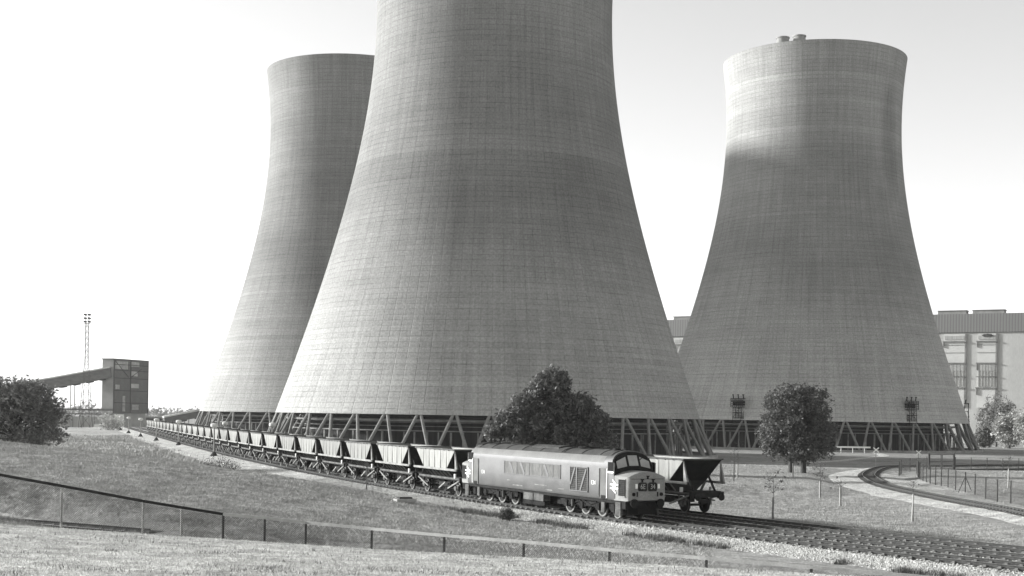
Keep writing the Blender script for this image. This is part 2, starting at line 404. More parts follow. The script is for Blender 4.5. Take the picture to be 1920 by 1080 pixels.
# ------------------------------------------------------------------ cooling towers
def tower_mat(name, seed, bands, alb=.25):
    m = bpy.data.materials.new(name); t = NT(m)
    uv = t.new('ShaderNodeUVMap').outputs[0]
    sep = t.new('ShaderNodeSeparateXYZ'); t.l(uv, sep.inputs[0]); u, v = sep.outputs[0], sep.outputs[1]
    br = t.new('ShaderNodeTexBrick'); br.offset = 0.; br.squash = 1.
    br.inputs['Scale'].default_value = 1.; br.inputs['Brick Width'].default_value = 1.; br.inputs['Row Height'].default_value = 1.
    br.inputs['Mortar Size'].default_value = .05; br.inputs['Mortar Smooth'].default_value = .6; br.inputs['Bias'].default_value = 0
    br.inputs['Color1'].default_value = (.93, .93, .93, 1); br.inputs['Color2'].default_value = (1.07, 1.07, 1.07, 1); br.inputs['Mortar'].default_value = (.52, .52, .52, 1)
    t.l(uv, br.inputs['Vector'])
    sc = t.new('ShaderNodeSeparateColor'); t.l(br.outputs['Color'], sc.inputs[0])
    hl = t.math('ABSOLUTE', t.math('SUBTRACT', t.math('FRACT', v), .5)); hn = t.remap(t.noise(t.mapping(uv, (.22, 1., 1)), 1.3, 4, .8), .40, 1.05, .36, .56)
    hline = t.math('SUBTRACT', 1., t.math('MULTIPLY', t.remap(hl, 0., .45, .40, .49), t.math('SUBTRACT', 1.1, hn)))
    # each lift of shuttering has its own tone; the panel joints show only in places
    row = t.math('FLOOR', v)
    cmb = t.new('ShaderNodeCombineXYZ'); t.l(row, cmb.inputs[1]); cmb.inputs[0].default_value = seed * 3.7
    rown = t.remap(t.noise(cmb.outputs[0], .83, 3, .8), .92, 1.09, .3, .7)
    soft = t.remap(t.noise(t.mapping(uv, (.05, .035, 1)), 1., 4), .86, 1.14, .35, .65)
    streak = t.remap(t.noise(t.mapping(uv, (1.6, .045, 1)), 1., 4, .7), .84, 1.13, .3, .7)
    lng = t.remap(t.noise(t.mapping(uv, (.09, 1.2, 1)), 1., 3, .7), .93, 1.07, .3, .7)
    grain = t.remap(t.noise(t.mapping(uv, (3.4, 1.6, 1)), 1.4, 3, .8), .82, 1.18, .36, .64)
    show = t.remap(t.noise(t.mapping(uv, (.45, .4, 1)), 1., 4, .8), .0, .75, .40, .64)
    pan = t.math('ADD', t.math('MULTIPLY', t.math('SUBTRACT', sc.outputs[0], 1.), show), 1.)
    val = t.math('MULTIPLY', t.math('MULTIPLY', pan, rown), hline)
    for q in (soft, streak, lng, grain): val = t.math('MULTIPLY', val, q)
    if seed == 3:                                           # sooty patch high on the right of this shell
        p = t.math('POWER', t.math('DIVIDE', t.math('SUBTRACT', u, 97.7), 3.2), 2.); q = t.math('POWER', t.math('DIVIDE', t.math('SUBTRACT', v, 76.), 17.), 2.)
        val = t.math('MULTIPLY', val, t.remap(t.math('ADD', t.math('ADD', p, q), t.math('MULTIPLY', t.noise(t.mapping(uv, (.8, .3, 1)), 1., 4, .7), .8)), .72, 1., .4, 1.6))
    for z0, w, g in bands:
        e = t.math('ABSOLUTE', t.math('SUBTRACT', v, z0)); val = t.math('MULTIPLY', val, t.remap(e, g, 1., w * .8, w * 1.2))
    t.l(t.grey(t.math('MULTIPLY', t.math('MULTIPLY', val, t.math('MULTIPLY', t.remap(v, 1.85, 1., 0., 44.), t.remap(v, 1., 1.28, 46., 88.))), alb)), t.b.inputs['Base Color'])  # height ramp paints sunlight and bounce into the concrete: paler foot, darker belly
    t.b.inputs['Roughness'].default_value = .95; t.b.inputs['Specular IOR Level'].default_value = .08
    t.bump(t.math('ADD', t.math('MULTIPLY', br.outputs['Fac'], -1.), t.math('MULTIPLY', t.noise(t.mapping(uv, (3, 3, 1)), 2., 3), .6)), .35, .12)
    return m
def rz_of(h): return 25.1 * math.sqrt(1 + ((h - 86) / 57.8) ** 2)
LEGM = pm("leg_concrete", .185, .25, .6, bump=.2, fine=.2); PACK = pm("packing_dark", .018, .5, .5, stretch=(3, 3, .2)); POSTM = pm("packing_post", .17, .4, .7)
BASIN = pm("basin_concrete", .26, .3, .5, fine=.2)
def shell_mesh(mat):
    na, nh = 144, 72; ROWH = 1.05; cols = 112
    hs = np.linspace(0, 105, nh)
    me = bpy.data.meshes.new("shell"); vs = []; fs = []; uvs = []
    for (dr, flip) in ((0, 0), (-.9, 1)):
        b = len(vs)
        for h in hs:
            for k in range(na):
                a = 2 * math.pi * k / na; r = rz_of(h) + dr; vs.append((r * math.cos(a), r * math.sin(a), h))
        for i in range(nh - 1):
            for k in range(na):
                k2 = (k + 1) % na; q = [(i, k, k), (i, k2, k + 1), (i + 1, k2, k + 1), (i + 1, k, k)]
                if flip: q = q[::-1]
                fs.append([b + a * na + c for a, c, _ in q]); uvs += [(e * cols / na, hs[a] / ROWH) for a, _, e in q]
    n0 = na * nh
    for i, rev in ((0, 0), (nh - 1, 1)):
        for k in range(na):
            k2 = (k + 1) % na; q = [i * na + k, n0 + i * na + k, n0 + i * na + k2, i * na + k2]
            if rev: q = q[::-1]
            fs.append(q); uvs += [(k * cols / na, hs[i] / ROWH)] * 4
    me.from_pydata(vs, [], fs); ul = me.uv_layers.new(name="UVMap"); ul.data.foreach_set('uv', np.array(uvs, np.float32).ravel())
    me.polygons.foreach_set('use_smooth', [True] * len(fs)); me.set_sharp_from_angle(angle=math.radians(50)); me.materials.append(mat)
    return me
_leg = None
def cooling_tower(label, xy, seed, bands, spin):
    global _leg
    t = thing("cooling_tower", label, "cooling tower", (xy[0], xy[1], 0))
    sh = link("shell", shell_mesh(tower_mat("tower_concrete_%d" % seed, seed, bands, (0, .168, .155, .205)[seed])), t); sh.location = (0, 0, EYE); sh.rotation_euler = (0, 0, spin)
    N = 42
    if _leg is None:
        _leg = []
        for s in (-1, 1):
            b = MB(); a1 = s * math.pi / N; r0 = rz_of(0) - .45
            b.tube([(r0 * math.cos(s * .0065), r0 * math.sin(s * .0065), EYE + .15), (47.9 * math.cos(a1 * .93), 47.9 * math.sin(a1 * .93), -.1)], .31, 8)
            o = b.build("leg", LEGM, smooth=True); _leg.append(o.data); bpy.data.objects.remove(o)
    for k in range(N):
        for q in _leg:
            o = link("leg", q, t); o.rotation_euler = (0, 0, spin + 2 * math.pi * (k + .5) / N)
    b = MB()
    ring = lambda r, z, n=72: [(r * math.cos(2 * math.pi * k / n), r * math.sin(2 * math.pi * k / n), z) for k in range(n)]
    b.loft([ring(48.9, -.5), ring(48.9, .55), ring(48.4, .55), ring(48.4, -.5)], cap=False); b.build("basin_wall", BASIN, t)
    b = MB(); b.loft([ring(38, -.3), ring(38, 7.4), ring(43.2, 7.9), ring(43.2, 8.3)], cap=True); b.build("packing", PACK, t)
    b = MB()
    for k in range(110):
        a = 2 * math.pi * (k + random.uniform(-.12, .12)) / 110; r = 41.2 + random.choice((0, .8, 1.6)); w = random.choice((.22, .3, .36))
        b.box((r * math.cos(a), r * math.sin(a), 2.2), (w, w, 4.8), a)
    for z, r, h in ((4.7, 41.3, .22), (5.6, 40.6, .12), (6.3, 40.6, .12)):
        b.loft([ring(r, z), ring(r, z + h), ring(r - .3, z + h), ring(r - .3, z)], cap=False)
    b.build("packing_frame", POSTM, t)
    b = MB(); b.tube([Vector(p) for p in ring(42.4, 6.75, 96)] + [Vector(ring(42.4, 6.75, 96)[0])], .26, 6)
    b.build("water_pipe", pm("pipe_grey", .22, .3, .5), t, smooth=True)
    return t
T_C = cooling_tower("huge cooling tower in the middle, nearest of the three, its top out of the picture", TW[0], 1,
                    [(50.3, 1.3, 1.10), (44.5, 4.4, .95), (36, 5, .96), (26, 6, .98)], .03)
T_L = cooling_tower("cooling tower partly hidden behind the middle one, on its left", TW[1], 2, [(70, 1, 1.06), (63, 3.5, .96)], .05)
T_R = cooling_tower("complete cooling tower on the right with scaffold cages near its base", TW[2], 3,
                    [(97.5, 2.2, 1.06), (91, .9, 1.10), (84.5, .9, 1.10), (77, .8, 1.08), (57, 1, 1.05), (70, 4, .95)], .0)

# scaffold cages hung on the right tower's shell
STEEL = pm("dark_steel", .014, .4, 2)
def scaffold(label, phi, flip):
    r = rz_of(4.7); x, y = TW[2][0] + r * math.cos(phi), TW[2][1] + r * math.sin(phi)
    t = thing("scaffold_cage", label, "scaffold", (x, y, EYE), phi - math.pi / 2, "scaffold cages on the right tower")
    b = MB()                                                # local: x along the wall, y outwards
    b.box((0, .75, 3.5), (3.7, 1.3, .12)); b.box((0, .75, 5.75), (3.8, 1.3, .14))
    for i in range(7): b.box((-1.8 + i * .6, 1.36, 4.62), (.16, .07, 2.2))
    for z in (3.9, 4.4, 4.9, 5.3): b.box((0, 1.36, z), (3.7, .06, .22 if z > 4.8 else .12))
    for z in (4.1, 4.8): b.box((0, .2, z), (3.6, .1, .6))
    b.build("cage", STEEL, t)
    for q in (-1.5, 0, 1.5):
        b = MB(); b.bar((q, .5, 5.7), (q + .06 * flip, .6, 6.7), .2); b.box((q + .06 * flip, .62, 6.75), (.42, .3, .22)); b.build("davit", STEEL, t)
    b = MB()
    for z, w, c in ((1.95, 2.6, -.2 * flip), (.75, 3.0, -.5 * flip), (-.1, 3.0, -.7 * flip)):
        b.box((c, 1.2, z), (w, 1.1, .14)); b.bar((c - w / 2, 1.7, z + .55), (c + w / 2, 1.7, z + .55), .07)
    b.build("platform", STEEL, t)
    b = MB()
    for q in (-1.25, -.4, .45, 1.2): b.bar((q - .2 * flip, 1.5 + .2 * abs(q), -.8), (q, 1.2, 3.5), .09)
    for q in (-1.9, -1.3): b.bar((q * flip * 1.1, 1.5, -.6), (q * flip * 1.1, 1.5, 2.4), .08)
    for i in range(6): b.bar((-2.1 * flip, 1.5, -.4 + i * .45), (-1.3 * flip, 1.5, -.4 + i * .45), .06)
    b.bar((-1, 1.4, .8), (1, 1.4, 3.4), .06); b.bar((1, 1.4, .8), (-1, 1.4, 3.4), .06)
    b.build("ladder", STEEL, t)
    return t
scaffold("dark scaffold cage hung on the right tower, left of the round tree", math.radians(-127), 1)
scaffold("dark scaffold cage with stepped platforms hung on the right tower, right of the round tree", math.radians(-65), -1)
scaffold("scaffold cage jutting from the far right edge of the right tower", math.radians(-16), 1)

# chimney behind the right tower: only its flue tips rise over the rim
CONC = pm("pale_concrete", .42, .12, .08, fine=.12)
ch = thing("chimney", "tall chimney behind the right tower, two round flue tips showing over its rim", "chimney", (142, 690, 0))
b = MB(); b.tube([(0, 0, 0), (0, 0, 90), (0, 0, 182)], [13, 9, 6.6], 40); b.build("windshield", CONC, ch, smooth=True)
for (px, top) in ((1468, 70.5), (1499, 67.5)):
    x, y, z = at(px, top, Y=690); b = MB(); b.tube([(x - 142, 0, 170), (x - 142, 0, z - .6), (x - 142, 0, z - .6), (x - 142, 0, z)], [3.1, 3.1, 3.4, 3.4], 24); b.build("flue", pm("flue_concrete", .20, .2, .3), ch, smooth=True)

# ------------------------------------------------------------------ power station block behind
def powerhouse():
    p0 = Vector((73, 602, 0)); dv = Vector((115, -62, 0)).normalized(); rz = math.atan2(dv.y, dv.x)
    t = thing("power_station", "long pale power station block with a dark corrugated top band behind the right tower", "building", p0, rz)
    wall = pm("pale_cladding", .37, .12, .15, stretch=(1, 1, .3), fine=.08)
    band = bpy.data.materials.new("corrugated_band"); q = NT(band); tc = q.new('ShaderNodeTexCoord')
    wv = q.new('ShaderNodeTexWave'); wv.inputs['Scale'].default_value = .28; wv.inputs['Distortion'].default_value = .3; q.l(tc.outputs['Object'], wv.inputs['Vector'])
    q.l(q.grey(q.math('MULTIPLY', q.remap(wv.outputs['Fac'], .75, 1.25), .135)), q.b.inputs['Base Color'])
    b = MB(); b.box((60, 35, 22), (230, 70, 44.3)); b.build("wall", wall, t)
    b = MB(); b.box((60, 35, 48), (231, 71, 7.4)); b.build("roof_band", band, t)
    for x, w in ((2, 9), (117, 11), (131, 12), (165, 12)):
        b = MB(); b.box((x, 3, 52.4), (w, 5, 1.4)); b.box((x, 3, 53.2), (w + .6, 5.6, .2)); b.build("roof_vent", pm("vent_grey", .22, .2, .4), t)
    led, bay, lou = pm("ledge_dark", .17, .3, .4), pm("bay_panel", .45, .08, .3), pm("louvre_mid", .3, .25, .4, stretch=(4, 4, .2))
    for x0, x1 in ((-1.8, 5.2), (100.5, 108.5), (114.2, 122.5), (127.2, 134.3)):
        c, w = (x0 + x1) / 2, x1 - x0
        b = MB(); b.box((c, -.1, 29), (w, .3, 29.5)); fr = b.build("window_bay", bay, t)
        b = MB()
        for z in (40.7, 32.0, 26.7, 22.2): b.box((c, -.45, z), (w + .9, .6, .45 if z != 26.7 else .2))
        for z in (39.3, 36.2): b.box((c, -.3, z), (w, .25, .14))
        b.box((c + w / 2 + .15, -.2, 29), (.7, .4, 29.5)); b.box((c - w / 2 - .1, -.4, 39.5), (.25, .5, 2.4)); b.box((c - w / 2 - .1, -.4, 30.6), (.25, .5, 2.8)); b.box((c - w / 2 - .1, -.4, 20.8), (.25, .5, 2.8))
        b.build("ledge", led, fr)
        b = MB()
        for i in range(6): b.box((c - w / 2 + w * (i + .5) / 6, -.35, 27.2), (.35, .25, 9))
        b.box((c, -.33, 30.4), (w - .3, .2, 2.8)); b.box((c, -.33, 42.2), (w - .6, .2, 1.5))
        b.build("louvre", lou, fr)
    b = MB(); n = 20
    pl = lambda a, z, tt: (131 + a, tt, 43.0 + z)
    b.prism([(2.2 * math.cos(2 * math.pi * k / n) * (1 + .12 * math.sin(5 * k)), .62 * math.sin(2 * math.pi * k / n) * (1 + .2 * math.sin(3 * k))) for k in range(n)], -.62, -.50, pl)
    b.build("emblem", pm("emblem_dark", .07, .8, .9), t)
powerhouse()

# ------------------------------------------------------------------ coal plant on the left
def coal_plant():
    rz = math.atan2(.93, .37); ex, ey, _ = at(213, 673, Y=520)
    t = thing("transfer_house", "tall glazed coal transfer house at the left end of the tracks", "building", (ex, ey, 0), rz)
    # local x along the long face (away from camera), local y to the left
    shm = pm("sheet_grey", .22, .12, .3, fine=.1); dk = pm("sheet_dark", .13, .15, .25, fine=.15); fm = pm("frame_dark", .05, .3, 1)
    b = MB(); b.box((10.6, 2.6, 16.9), (21.2, 5.2, 20.6)); b.build("wall", shm, t)
    b = MB(); b.box((10.7, -.06, 16.85), (21.4, .3, 20.7)); gl = b.build("glazing", dk, t)
    b = MB()
    for z in (10.5, 15.2, 20.0, 23.0, 25.2): b.box((10.6, -.28, z), (21.2, .14, .22))
    for x in (.1, 10.2, 21.2): b.box((x, -.3, 16.9), (.34, .16, 20.6))
    b.bar((0, -.3, 27), (9, -.3, 20.4), .2); b.bar((10.2, -.3, 20.4), (17, -.3, 24), .2)
    b.build("frame", fm, t)
    for x, z, w, h in ((4.6, 25, 7.6, 3.0), (13, 25.6, 5, 1.8), (12.6, 22, 4.0, 2.0), (13, 17.2, 5, 1.7), (6.3, 10.2, 1.6, 6.0), (2.3, 16.6, 2.4, 1.7), (13.5, 8.9, 4, 2)):
        b = MB(); b.box((x, -.24, z), (w, .08, h)); b.build("window", pm("daylit_pane", .34, .35, .5), t)  # pale colour stands in for daylight showing through the glazing
    b = MB(); b.box((10.6, 2.6, 27.3), (21.8, 5.8, .3)); b.build("roof", pm("roof_dark", .10, .2, .4), t)
    b = MB(); b.box((10.6, 2.6, 3.3), (20.6, 4.4, 6.8)); b.build("plinth", pm("plinth_pale", .33, .2, .3), t)
    b = MB(); b.box((4.2, .2, 3.1), (5.4, .3, 6.0)); b.build("door", pm("white_door", .85, .1, .5), t)
    # climbing conveyor gallery into the house, and the one on the right
    def gallery(label, a, c, h, w):
        a, c = Vector(a), Vector(c); L = (c - a).length; g = thing("conveyor_gallery", label, "conveyor", a, math.atan2(c.y - a.y, c.x - a.x)); sl = math.asin((c.z - a.z) / L)
        R = Matrix.Rotation(-sl, 3, 'Y'); P = lambda x, y, z: R @ Vector((x, y, z))
        b = MB(); b.box(P(L / 2, 0, -h / 2), (L, w, h), R=R); b.build("wall", pm("gallery_dark", .13, .2, .4, stretch=(1, 1, 3)), g)
        b = MB(); b.box(P(L / 2, 0, .25), (L, w + .4, .5), R=R)
        b.build("roof", pm("gallery_roof", .5, .2, .3), g)
        b = MB(); n = int(L / 5)
        for i in range(n): b.box(P(i * L / n + 1.5, 0, -h - .2), (2.2, w * .8, .4), R=R)
        b.build("underframe", pm("gallery_under", .06, .3, 1), g)
        for i in range(1, 4):
            q = P(L * i / 4, 0, -h); zz = a.z + q.z
            b = MB(); b.bar((q.x - .8, 0, q.z), (q.x - .8, 0, -a.z), .3); b.bar((q.x + .8, 0, q.z), (q.x + .8, 0, -a.z), .3); b.build("trestle", pm("trestle_pale", .4, .2, 1), g)
        return g
    gallery("long sloping conveyor gallery climbing to the transfer house from the left", at(-90, 744, Y=527), at(209, 690, Y=521.5), 3.7, 3.4)
    gallery("dark low conveyor gallery rising behind the far wagons", at(306, 783, Y=505), at(470, 752, Y=520), 2.4, 3)
    x, y, _ = at(274, 795, Y=575)
    s = thing("low_shed", "long low pale shed behind the far end of the train", "shed", (x, y, .6), .05)
    b = MB(); b.box((0, 0, 2.1), (17, 6, 4.6)); b.build("wall", pm("shed_wall", .26, .2, .5), s)
    b = MB(); b.box((0, 0, 4.55), (17.6, 6.6, .35)); b.build("roof", pm("shed_roof", .36, .2, .5), s)
    for i in range(4):
        b = MB(); b.box((-6.3 + i * 4.2, -3.05, 3.5), (3.2, .1, .7)); b.build("window", pm("window_dark", .05, .2, 1), s)
    # pipe bridge
    xa, ya, _ = at(90, 770, Y=500); xb, yb, _ = at(211, 770, Y=508)
    p = thing("pipe_bridge", "pale pipe trestle running left from the foot of the transfer house", "pipe bridge", (xa, ya, .8), math.atan2(yb - ya, xb - xa)); L = math.hypot(xb - xa, yb - ya)
    b = MB(); b.box((L / 2, 0, 6.9), (L, 1.6, .7)); b.bar((0, -.6, 7.5), (L, -.6, 7.5), .1); b.build("deck", pm("bridge_deck", .14, .2, 1), p)
    b = MB(); b.tube([(0, 0, 5.3), (L, 0, 5.3)], .22, 8); b.build("pipe", pm("bridge_pipe", .18, .2, 1), p)
    b = MB(); b.box((L / 2, .6, 2.1), (L, .2, 4.4)); b.build("side_panel", pm("bridge_panel", .42, .15, .4, stretch=(2, 2, .5)), p)
    for i in range(6):
        b = MB(); b.bar((L * (i + .3) / 6, 0, 6.6), (L * (i + .3) / 6, 0, -.3), .22); b.build("leg", pm("bridge_leg", .2, .2, 1), p)
    # little loading crane
    x, y, _ = at(193, 796, Y=495)
    k = thing("loading_crane", "small crane with a raised jib by the foot of the transfer house", "crane", (x, y, .7))
    b = MB(); b.box((-1.4, 0, .9), (3.2, 1.6, 1.8)); b.build("body", pm("crane_pale", .6, .15, 1), k)
    b = MB(); b.box((.8, 0, .9), (1.2, 1.4, 1.3)); b.build("cab", pm("crane_dark", .06, .2, 1), k)
    b = MB(); b.bar((-.6, 0, 1.6), (1.7, 0, 5.6), .35); b.bar((1.7, 0, 5.6), (2.6, 0, 4.6), .22); b.build("jib", pm("crane_jib", .08, .2, 1), k)
coal_plant()
def mast():
    x, y, _ = at(160.5, 790, Y=480)
    t = thing("floodlight_mast", "tall thin lattice floodlight mast beside the conveyor gallery", "mast", (x, y, .6))
    m = pm("mast_steel", .13, .2, 1); Ht = 38.0; hw = lambda z: 1.95 - 1.45 * min(1, z / 26.0) if z < 26 else .5
    b = MB()
    cs = [(-1, -1), (1, -1), (1, 1), (-1, 1)]; zs = [q * 1.08 for q in (0, 4.4, 8.2, 11.6, 14.6, 17.4, 20, 22.4, 24.6, 26.6, 28.6, 30.6, 32.6, 34.6)]
    for sx, sy in cs:
        for z0, z1 in zip(zs, zs[1:]): b.bar((sx * hw(z0), sy * hw(z0), z0), (sx * hw(z1), sy * hw(z1), z1), .13)
    for i, (z0, z1) in enumerate(zip(zs, zs[1:])):
        for k in range(4):
            (ax, ay), (bx, by) = cs[k], cs[(k + 1) % 4]
            b.bar((ax * hw(z0), ay * hw(z0), z0), (bx * hw(z1), by * hw(z1), z1), .1); b.bar((ax * hw(z1), ay * hw(z1), z1), (bx * hw(z1), by * hw(z1), z1), .07)
    b.box((0, 0, 18.8), (2.6, 2.6, .15)); b.build("lattice", m, t)
    b = MB(); b.box((0, 0, 37.4), (1.9, 1.9, .16))
    for sx, sy in cs: b.bar((sx * .55, sy * .55, 37.4), (sx * .55, sy * .55, 41.0), .12)
    b.build("platform", STEEL, t)
    for z in (38.1, 39.3, 40.6):
        for sx, sy in cs:
            b = MB(); b.box((sx * .72, sy * .7, z), (.6, .6, .6)); b.build("floodlight", pm("lamp_case", .05, .3, 2), t)
mast()

# ------------------------------------------------------------------ locomotive
def text_mesh(txt, size, m, name="lettering"):
    cu = bpy.data.curves.new(name, 'FONT'); cu.body = txt; cu.size = size; cu.align_x = 'CENTER'; cu.align_y = 'CENTER'; cu.extrude = .004
    o = bpy.data.objects.new(name, cu); C.objects.link(o); bpy.context.view_layer.update()
    me = bpy.data.meshes.new_from_object(o.evaluated_get(bpy.context.evaluated_depsgraph_get())); bpy.data.objects.remove(o)
    me.materials.clear(); me.materials.append(m); return me
def locomotive():
    Lh = 10.75
    s_front = arc_of_y(76.0) - .15; sc = s_front - Lh
    x0, y0, h0 = rail_pt(sc - 7.2); x1, y1, h1 = rail_pt(sc + 7.2)
    mx, my = (x0 + x1) / 2, (y0 + y1) / 2; hd = math.atan2(y1 - y0, x1 - x0)
    t = thing("diesel_locomotive", "weathered nose-ended diesel locomotive with 6E 34 on its nose hauling hopper wagons", "locomotive", (mx, my, RAIL), hd)
    blue = pm("loco_paint", .062, .28, .9, rough=.55, spec=.4, stretch=(1, 1, 1.6), fine=.18)
    yel = pm("loco_nose_paint", .225, .12, 1.5, rough=.6, fine=.2); roofm = pm("loco_roof", .055, .35, 1.2, rough=.8, fine=.3)
    blk = pm("loco_black", .018, .4, 2); dirt = pm("loco_grime", .014, .6, 1.5, fine=.4); glass = pm("loco_glass", .30, .25, 1.5, rough=.35, spec=.6)
    wht = pm("white_paint", .8, .1, 3); grim = pm("louvre_black", .03, .5, 6); lite = pm("pale_grime", .075, .8, 1.2, fine=.4)
    W, zb, zs, ztop = 1.36, 1.08, 3.02, 3.88
    half = [(W - .05, zb), (W, zb + .12), (W, 2.0), (W, zs - .1), (W - .03, zs + .14), (W - .11, zs + .34), (W - .26, zs + .52), (W - .50, zs + .68), (W - .80, zs + .79), (W - 1.1, zs + .85)]
    ring0 = [(y, z) for y, z in half] + [(0, ztop)] + [(-y, z) for y, z in reversed(half)]
    def xend(z, y):                                         # raked cab front
        if z < 2.5: return Lh - 1.25
        return Lh - 1.25 - (z - 2.5) * .42 - .10 * (abs(y) / W) ** 2
    n = len(ring0); rings = []
    for s in (-1, 1):
        rings.append([(s * xend(z, y), y, z) for y, z in ring0])
    mid = [[(x, y, z) for y, z in ring0] for x in (-8.0, 8.0)]
    b = MB(); b.loft([rings[0], mid[0], mid[1], rings[1]], cap=True); b.build("body", blue, t, smooth=35)
    # grey roof skin over the curve
    rf = [(y * 1.004, z + .006) for y, z in ring0 if z > zs + .5]
    b = MB(); b.loft([[(-8.75, y, z) for y, z in rf], [(8.75, y, z) for y, z in rf]], cap=False, closed=False); b.build("roof_skin", roofm, t, smooth=True)
    def roof_z(y):
        ys = [p[0] for p in half][::-1]; zs_ = [p[1] for p in half][::-1]
        return float(np.interp(abs(y), [0] + ys[:7], [ztop] + zs_[:7]))
    for x in (-8.3, -6.5, -4.4, -2.2, .2, 2.9, 3.15, 5.3, 7.4, 8.6):
        ys = np.linspace(-1.05, 1.05, 11)
        ribs = MB(); ribs.loft([[(x - .04, y, roof_z(y) + .005), (x - .04, y, roof_z(y) + .035), (x + .04, y, roof_z(y) + .035), (x + .04, y, roof_z(y) + .005)] for y in ys]); ribs.build("roof_rib", blk, t)
    for x, w, y0_, y1_ in ((-8.9, .8, -.75, .9), (-7.3, 1.0, -.6, .6), (-5.3, 1.3, .1, .95), (-3.2, 1.0, -.3, .8)):
        b = MB(); ys = np.linspace(y0_, y1_, 7)
        b.loft([[(x - w / 2, y, roof_z(y) + .004), (x - w / 2, y, roof_z(y) + .045), (x + w / 2, y, roof_z(y) + .045), (x + w / 2, y, roof_z(y) + .004)] for y in ys]); b.build("roof_hatch", blk, t)
    b = MB(); ys = np.linspace(-.7, .55, 8)
    b.loft([[(-1.6, y, roof_z(y)), (-1.6, y, roof_z(y) + .09), (1.9, y, roof_z(y) + .09), (1.9, y, roof_z(y))] for y in ys]); b.build("roof_panel", roofm, t)
    b = MB(); b.box((.1, .74, roof_z(.72) + .02), (3.6, .2, .06)); b.build("roof_gutter", blk, t)
    b = MB(); b.tube([(4.35 + .62 * math.cos(a), .62 * math.sin(a), 3.93) for a in np.linspace(0, 2 * math.pi, 21)], .045, 6)
    b.tube([(4.35 + .34 * math.cos(a), .34 * math.sin(a), 3.94) for a in np.linspace(0, 2 * math.pi, 17)], .04, 6)
    for a in range(6): b.bar((4.35, 0, 3.93), (4.35 + .6 * math.cos(a), .6 * math.sin(a), 3.93), .05)
    b.build("roof_fan", blk, t)
    b = MB(); b.box((7.9, .35, roof_z(.35) + .05), (.35, .3, .1)); b.box((7.95, -.3, roof_z(.3) + .05), (.3, .4, .1)); b.build("horn_box", blk, t)
    cb = [(y * 1.003, z + .002) for y, z in half if zs + .0 < z < zs + .55]
    for sy in (1, -1):
        b = MB(); b.loft([[(x, sy * y, z) for y, z in cb] for x in (-8.9, 8.2)], cap=False, closed=False); b.build("cantrail_sheen_strip", pm("cantrail_sheen", .14, .15, .8, rough=.5, fine=.12), t, smooth=True)  # paler colour stands in for sky sheen on the roof shoulder
    # noses
    for s in (1, -1):
        b = MB(); rs = []
        for x, w, dz, ins in ((Lh - 1.35, 1.345, 0, 0), (Lh - 1.0, 1.32, 0, 0), (Lh - .28, 1.27, -.01, 0), (Lh - .08, 1.22, -.045, .02), (Lh, 1.13, -.12, .07)):
            tp = lambda y, w=w: 2.46 + .30 * (1 - (abs(y) / w) ** 2.2)
            yy = np.linspace(w, -w, 15); r = [(s * x, w - ins, zb + ins)] + [(s * x, w, zb + .2 + ins)] + [(s * x, w, 2.2)] + [(s * x, y, tp(y) + dz) for y in yy] + [(s * x, -w, 2.2), (s * x, -w, zb + .2 + ins), (s * x, -w + ins, zb + ins)]
            rs.append(r)
        b.loft(rs); b.build("nose", yel, t, smooth=35)
        # cab windows: dark surround and three panes on the raked front
        cz = lambda a: (2.53 + a, )
        def plane(y, z, tt, s=s):
            x = Lh - 1.25 - (z - 2.5) * .42 - .10 * (abs(y) / W) ** 2
            return (s * (x + tt), y, z + tt * .4)
        arch = [(-1.30, 2.50)] + [(yy, 2.50 + .3 * max(0, 1 - (yy / 1.3) ** 2)) for yy in np.linspace(-1.1, 1.1, 9)] + [(1.30, 2.50)]
        topa = [(1.33, 2.9), (1.27, 3.2), (1.12, 3.46), (.8, 3.66), (.4, 3.76), (0, 3.79), (-.4, 3.76), (-.8, 3.66), (-1.12, 3.46), (-1.27, 3.2), (-1.33, 2.9)]
        lower, upper = arch, topa[::-1]
        b = MB()                                            # strips so the arch follows the curved front
        ysn = np.linspace(-1.32, 1.32, 17)
        lo = np.interp(ysn, [p[0] for p in arch], [p[1] for p in arch]); up = np.interp(ysn, [p[0] for p in topa[::-1]], [p[1] for p in topa[::-1]])
        b.loft([[plane(y, l, .0), plane(y, l, .05), plane(y, u, .05), plane(y, u, .0)] for y, l, u in zip(ysn, lo, up)]); b.build("window_surround", blk, t)
        for (ya, yb, za, zb_, ta, tb) in ((.47, 1.10, 2.97, 2.84, 3.50, 3.24), (-.31, .31, 3.0, 3.0, 3.58, 3.58), (-1.10, -.47, 2.84, 2.97, 3.24, 3.50)):
            b = MB(); yy = np.linspace(ya, yb, 5)
            zl_, zu_ = np.interp(yy, [ya, yb], [za, zb_]), np.interp(yy, [ya, yb], [ta, tb])
            b.loft([[plane(y, l, .045), plane(y, l, .062), plane(y, u, .062), plane(y, u, .045)] for y, l, u in zip(yy, zl_, zu_)]); b.build("windscreen", glass, t)
        for ya in (.75, -.75):
            b = MB(); b.bar(plane(ya, 3.5, .08), plane(ya - .42, 3.25, .08), .03); b.build("wiper", blk, t)
        # nose furniture
        X = s * (Lh + .012)
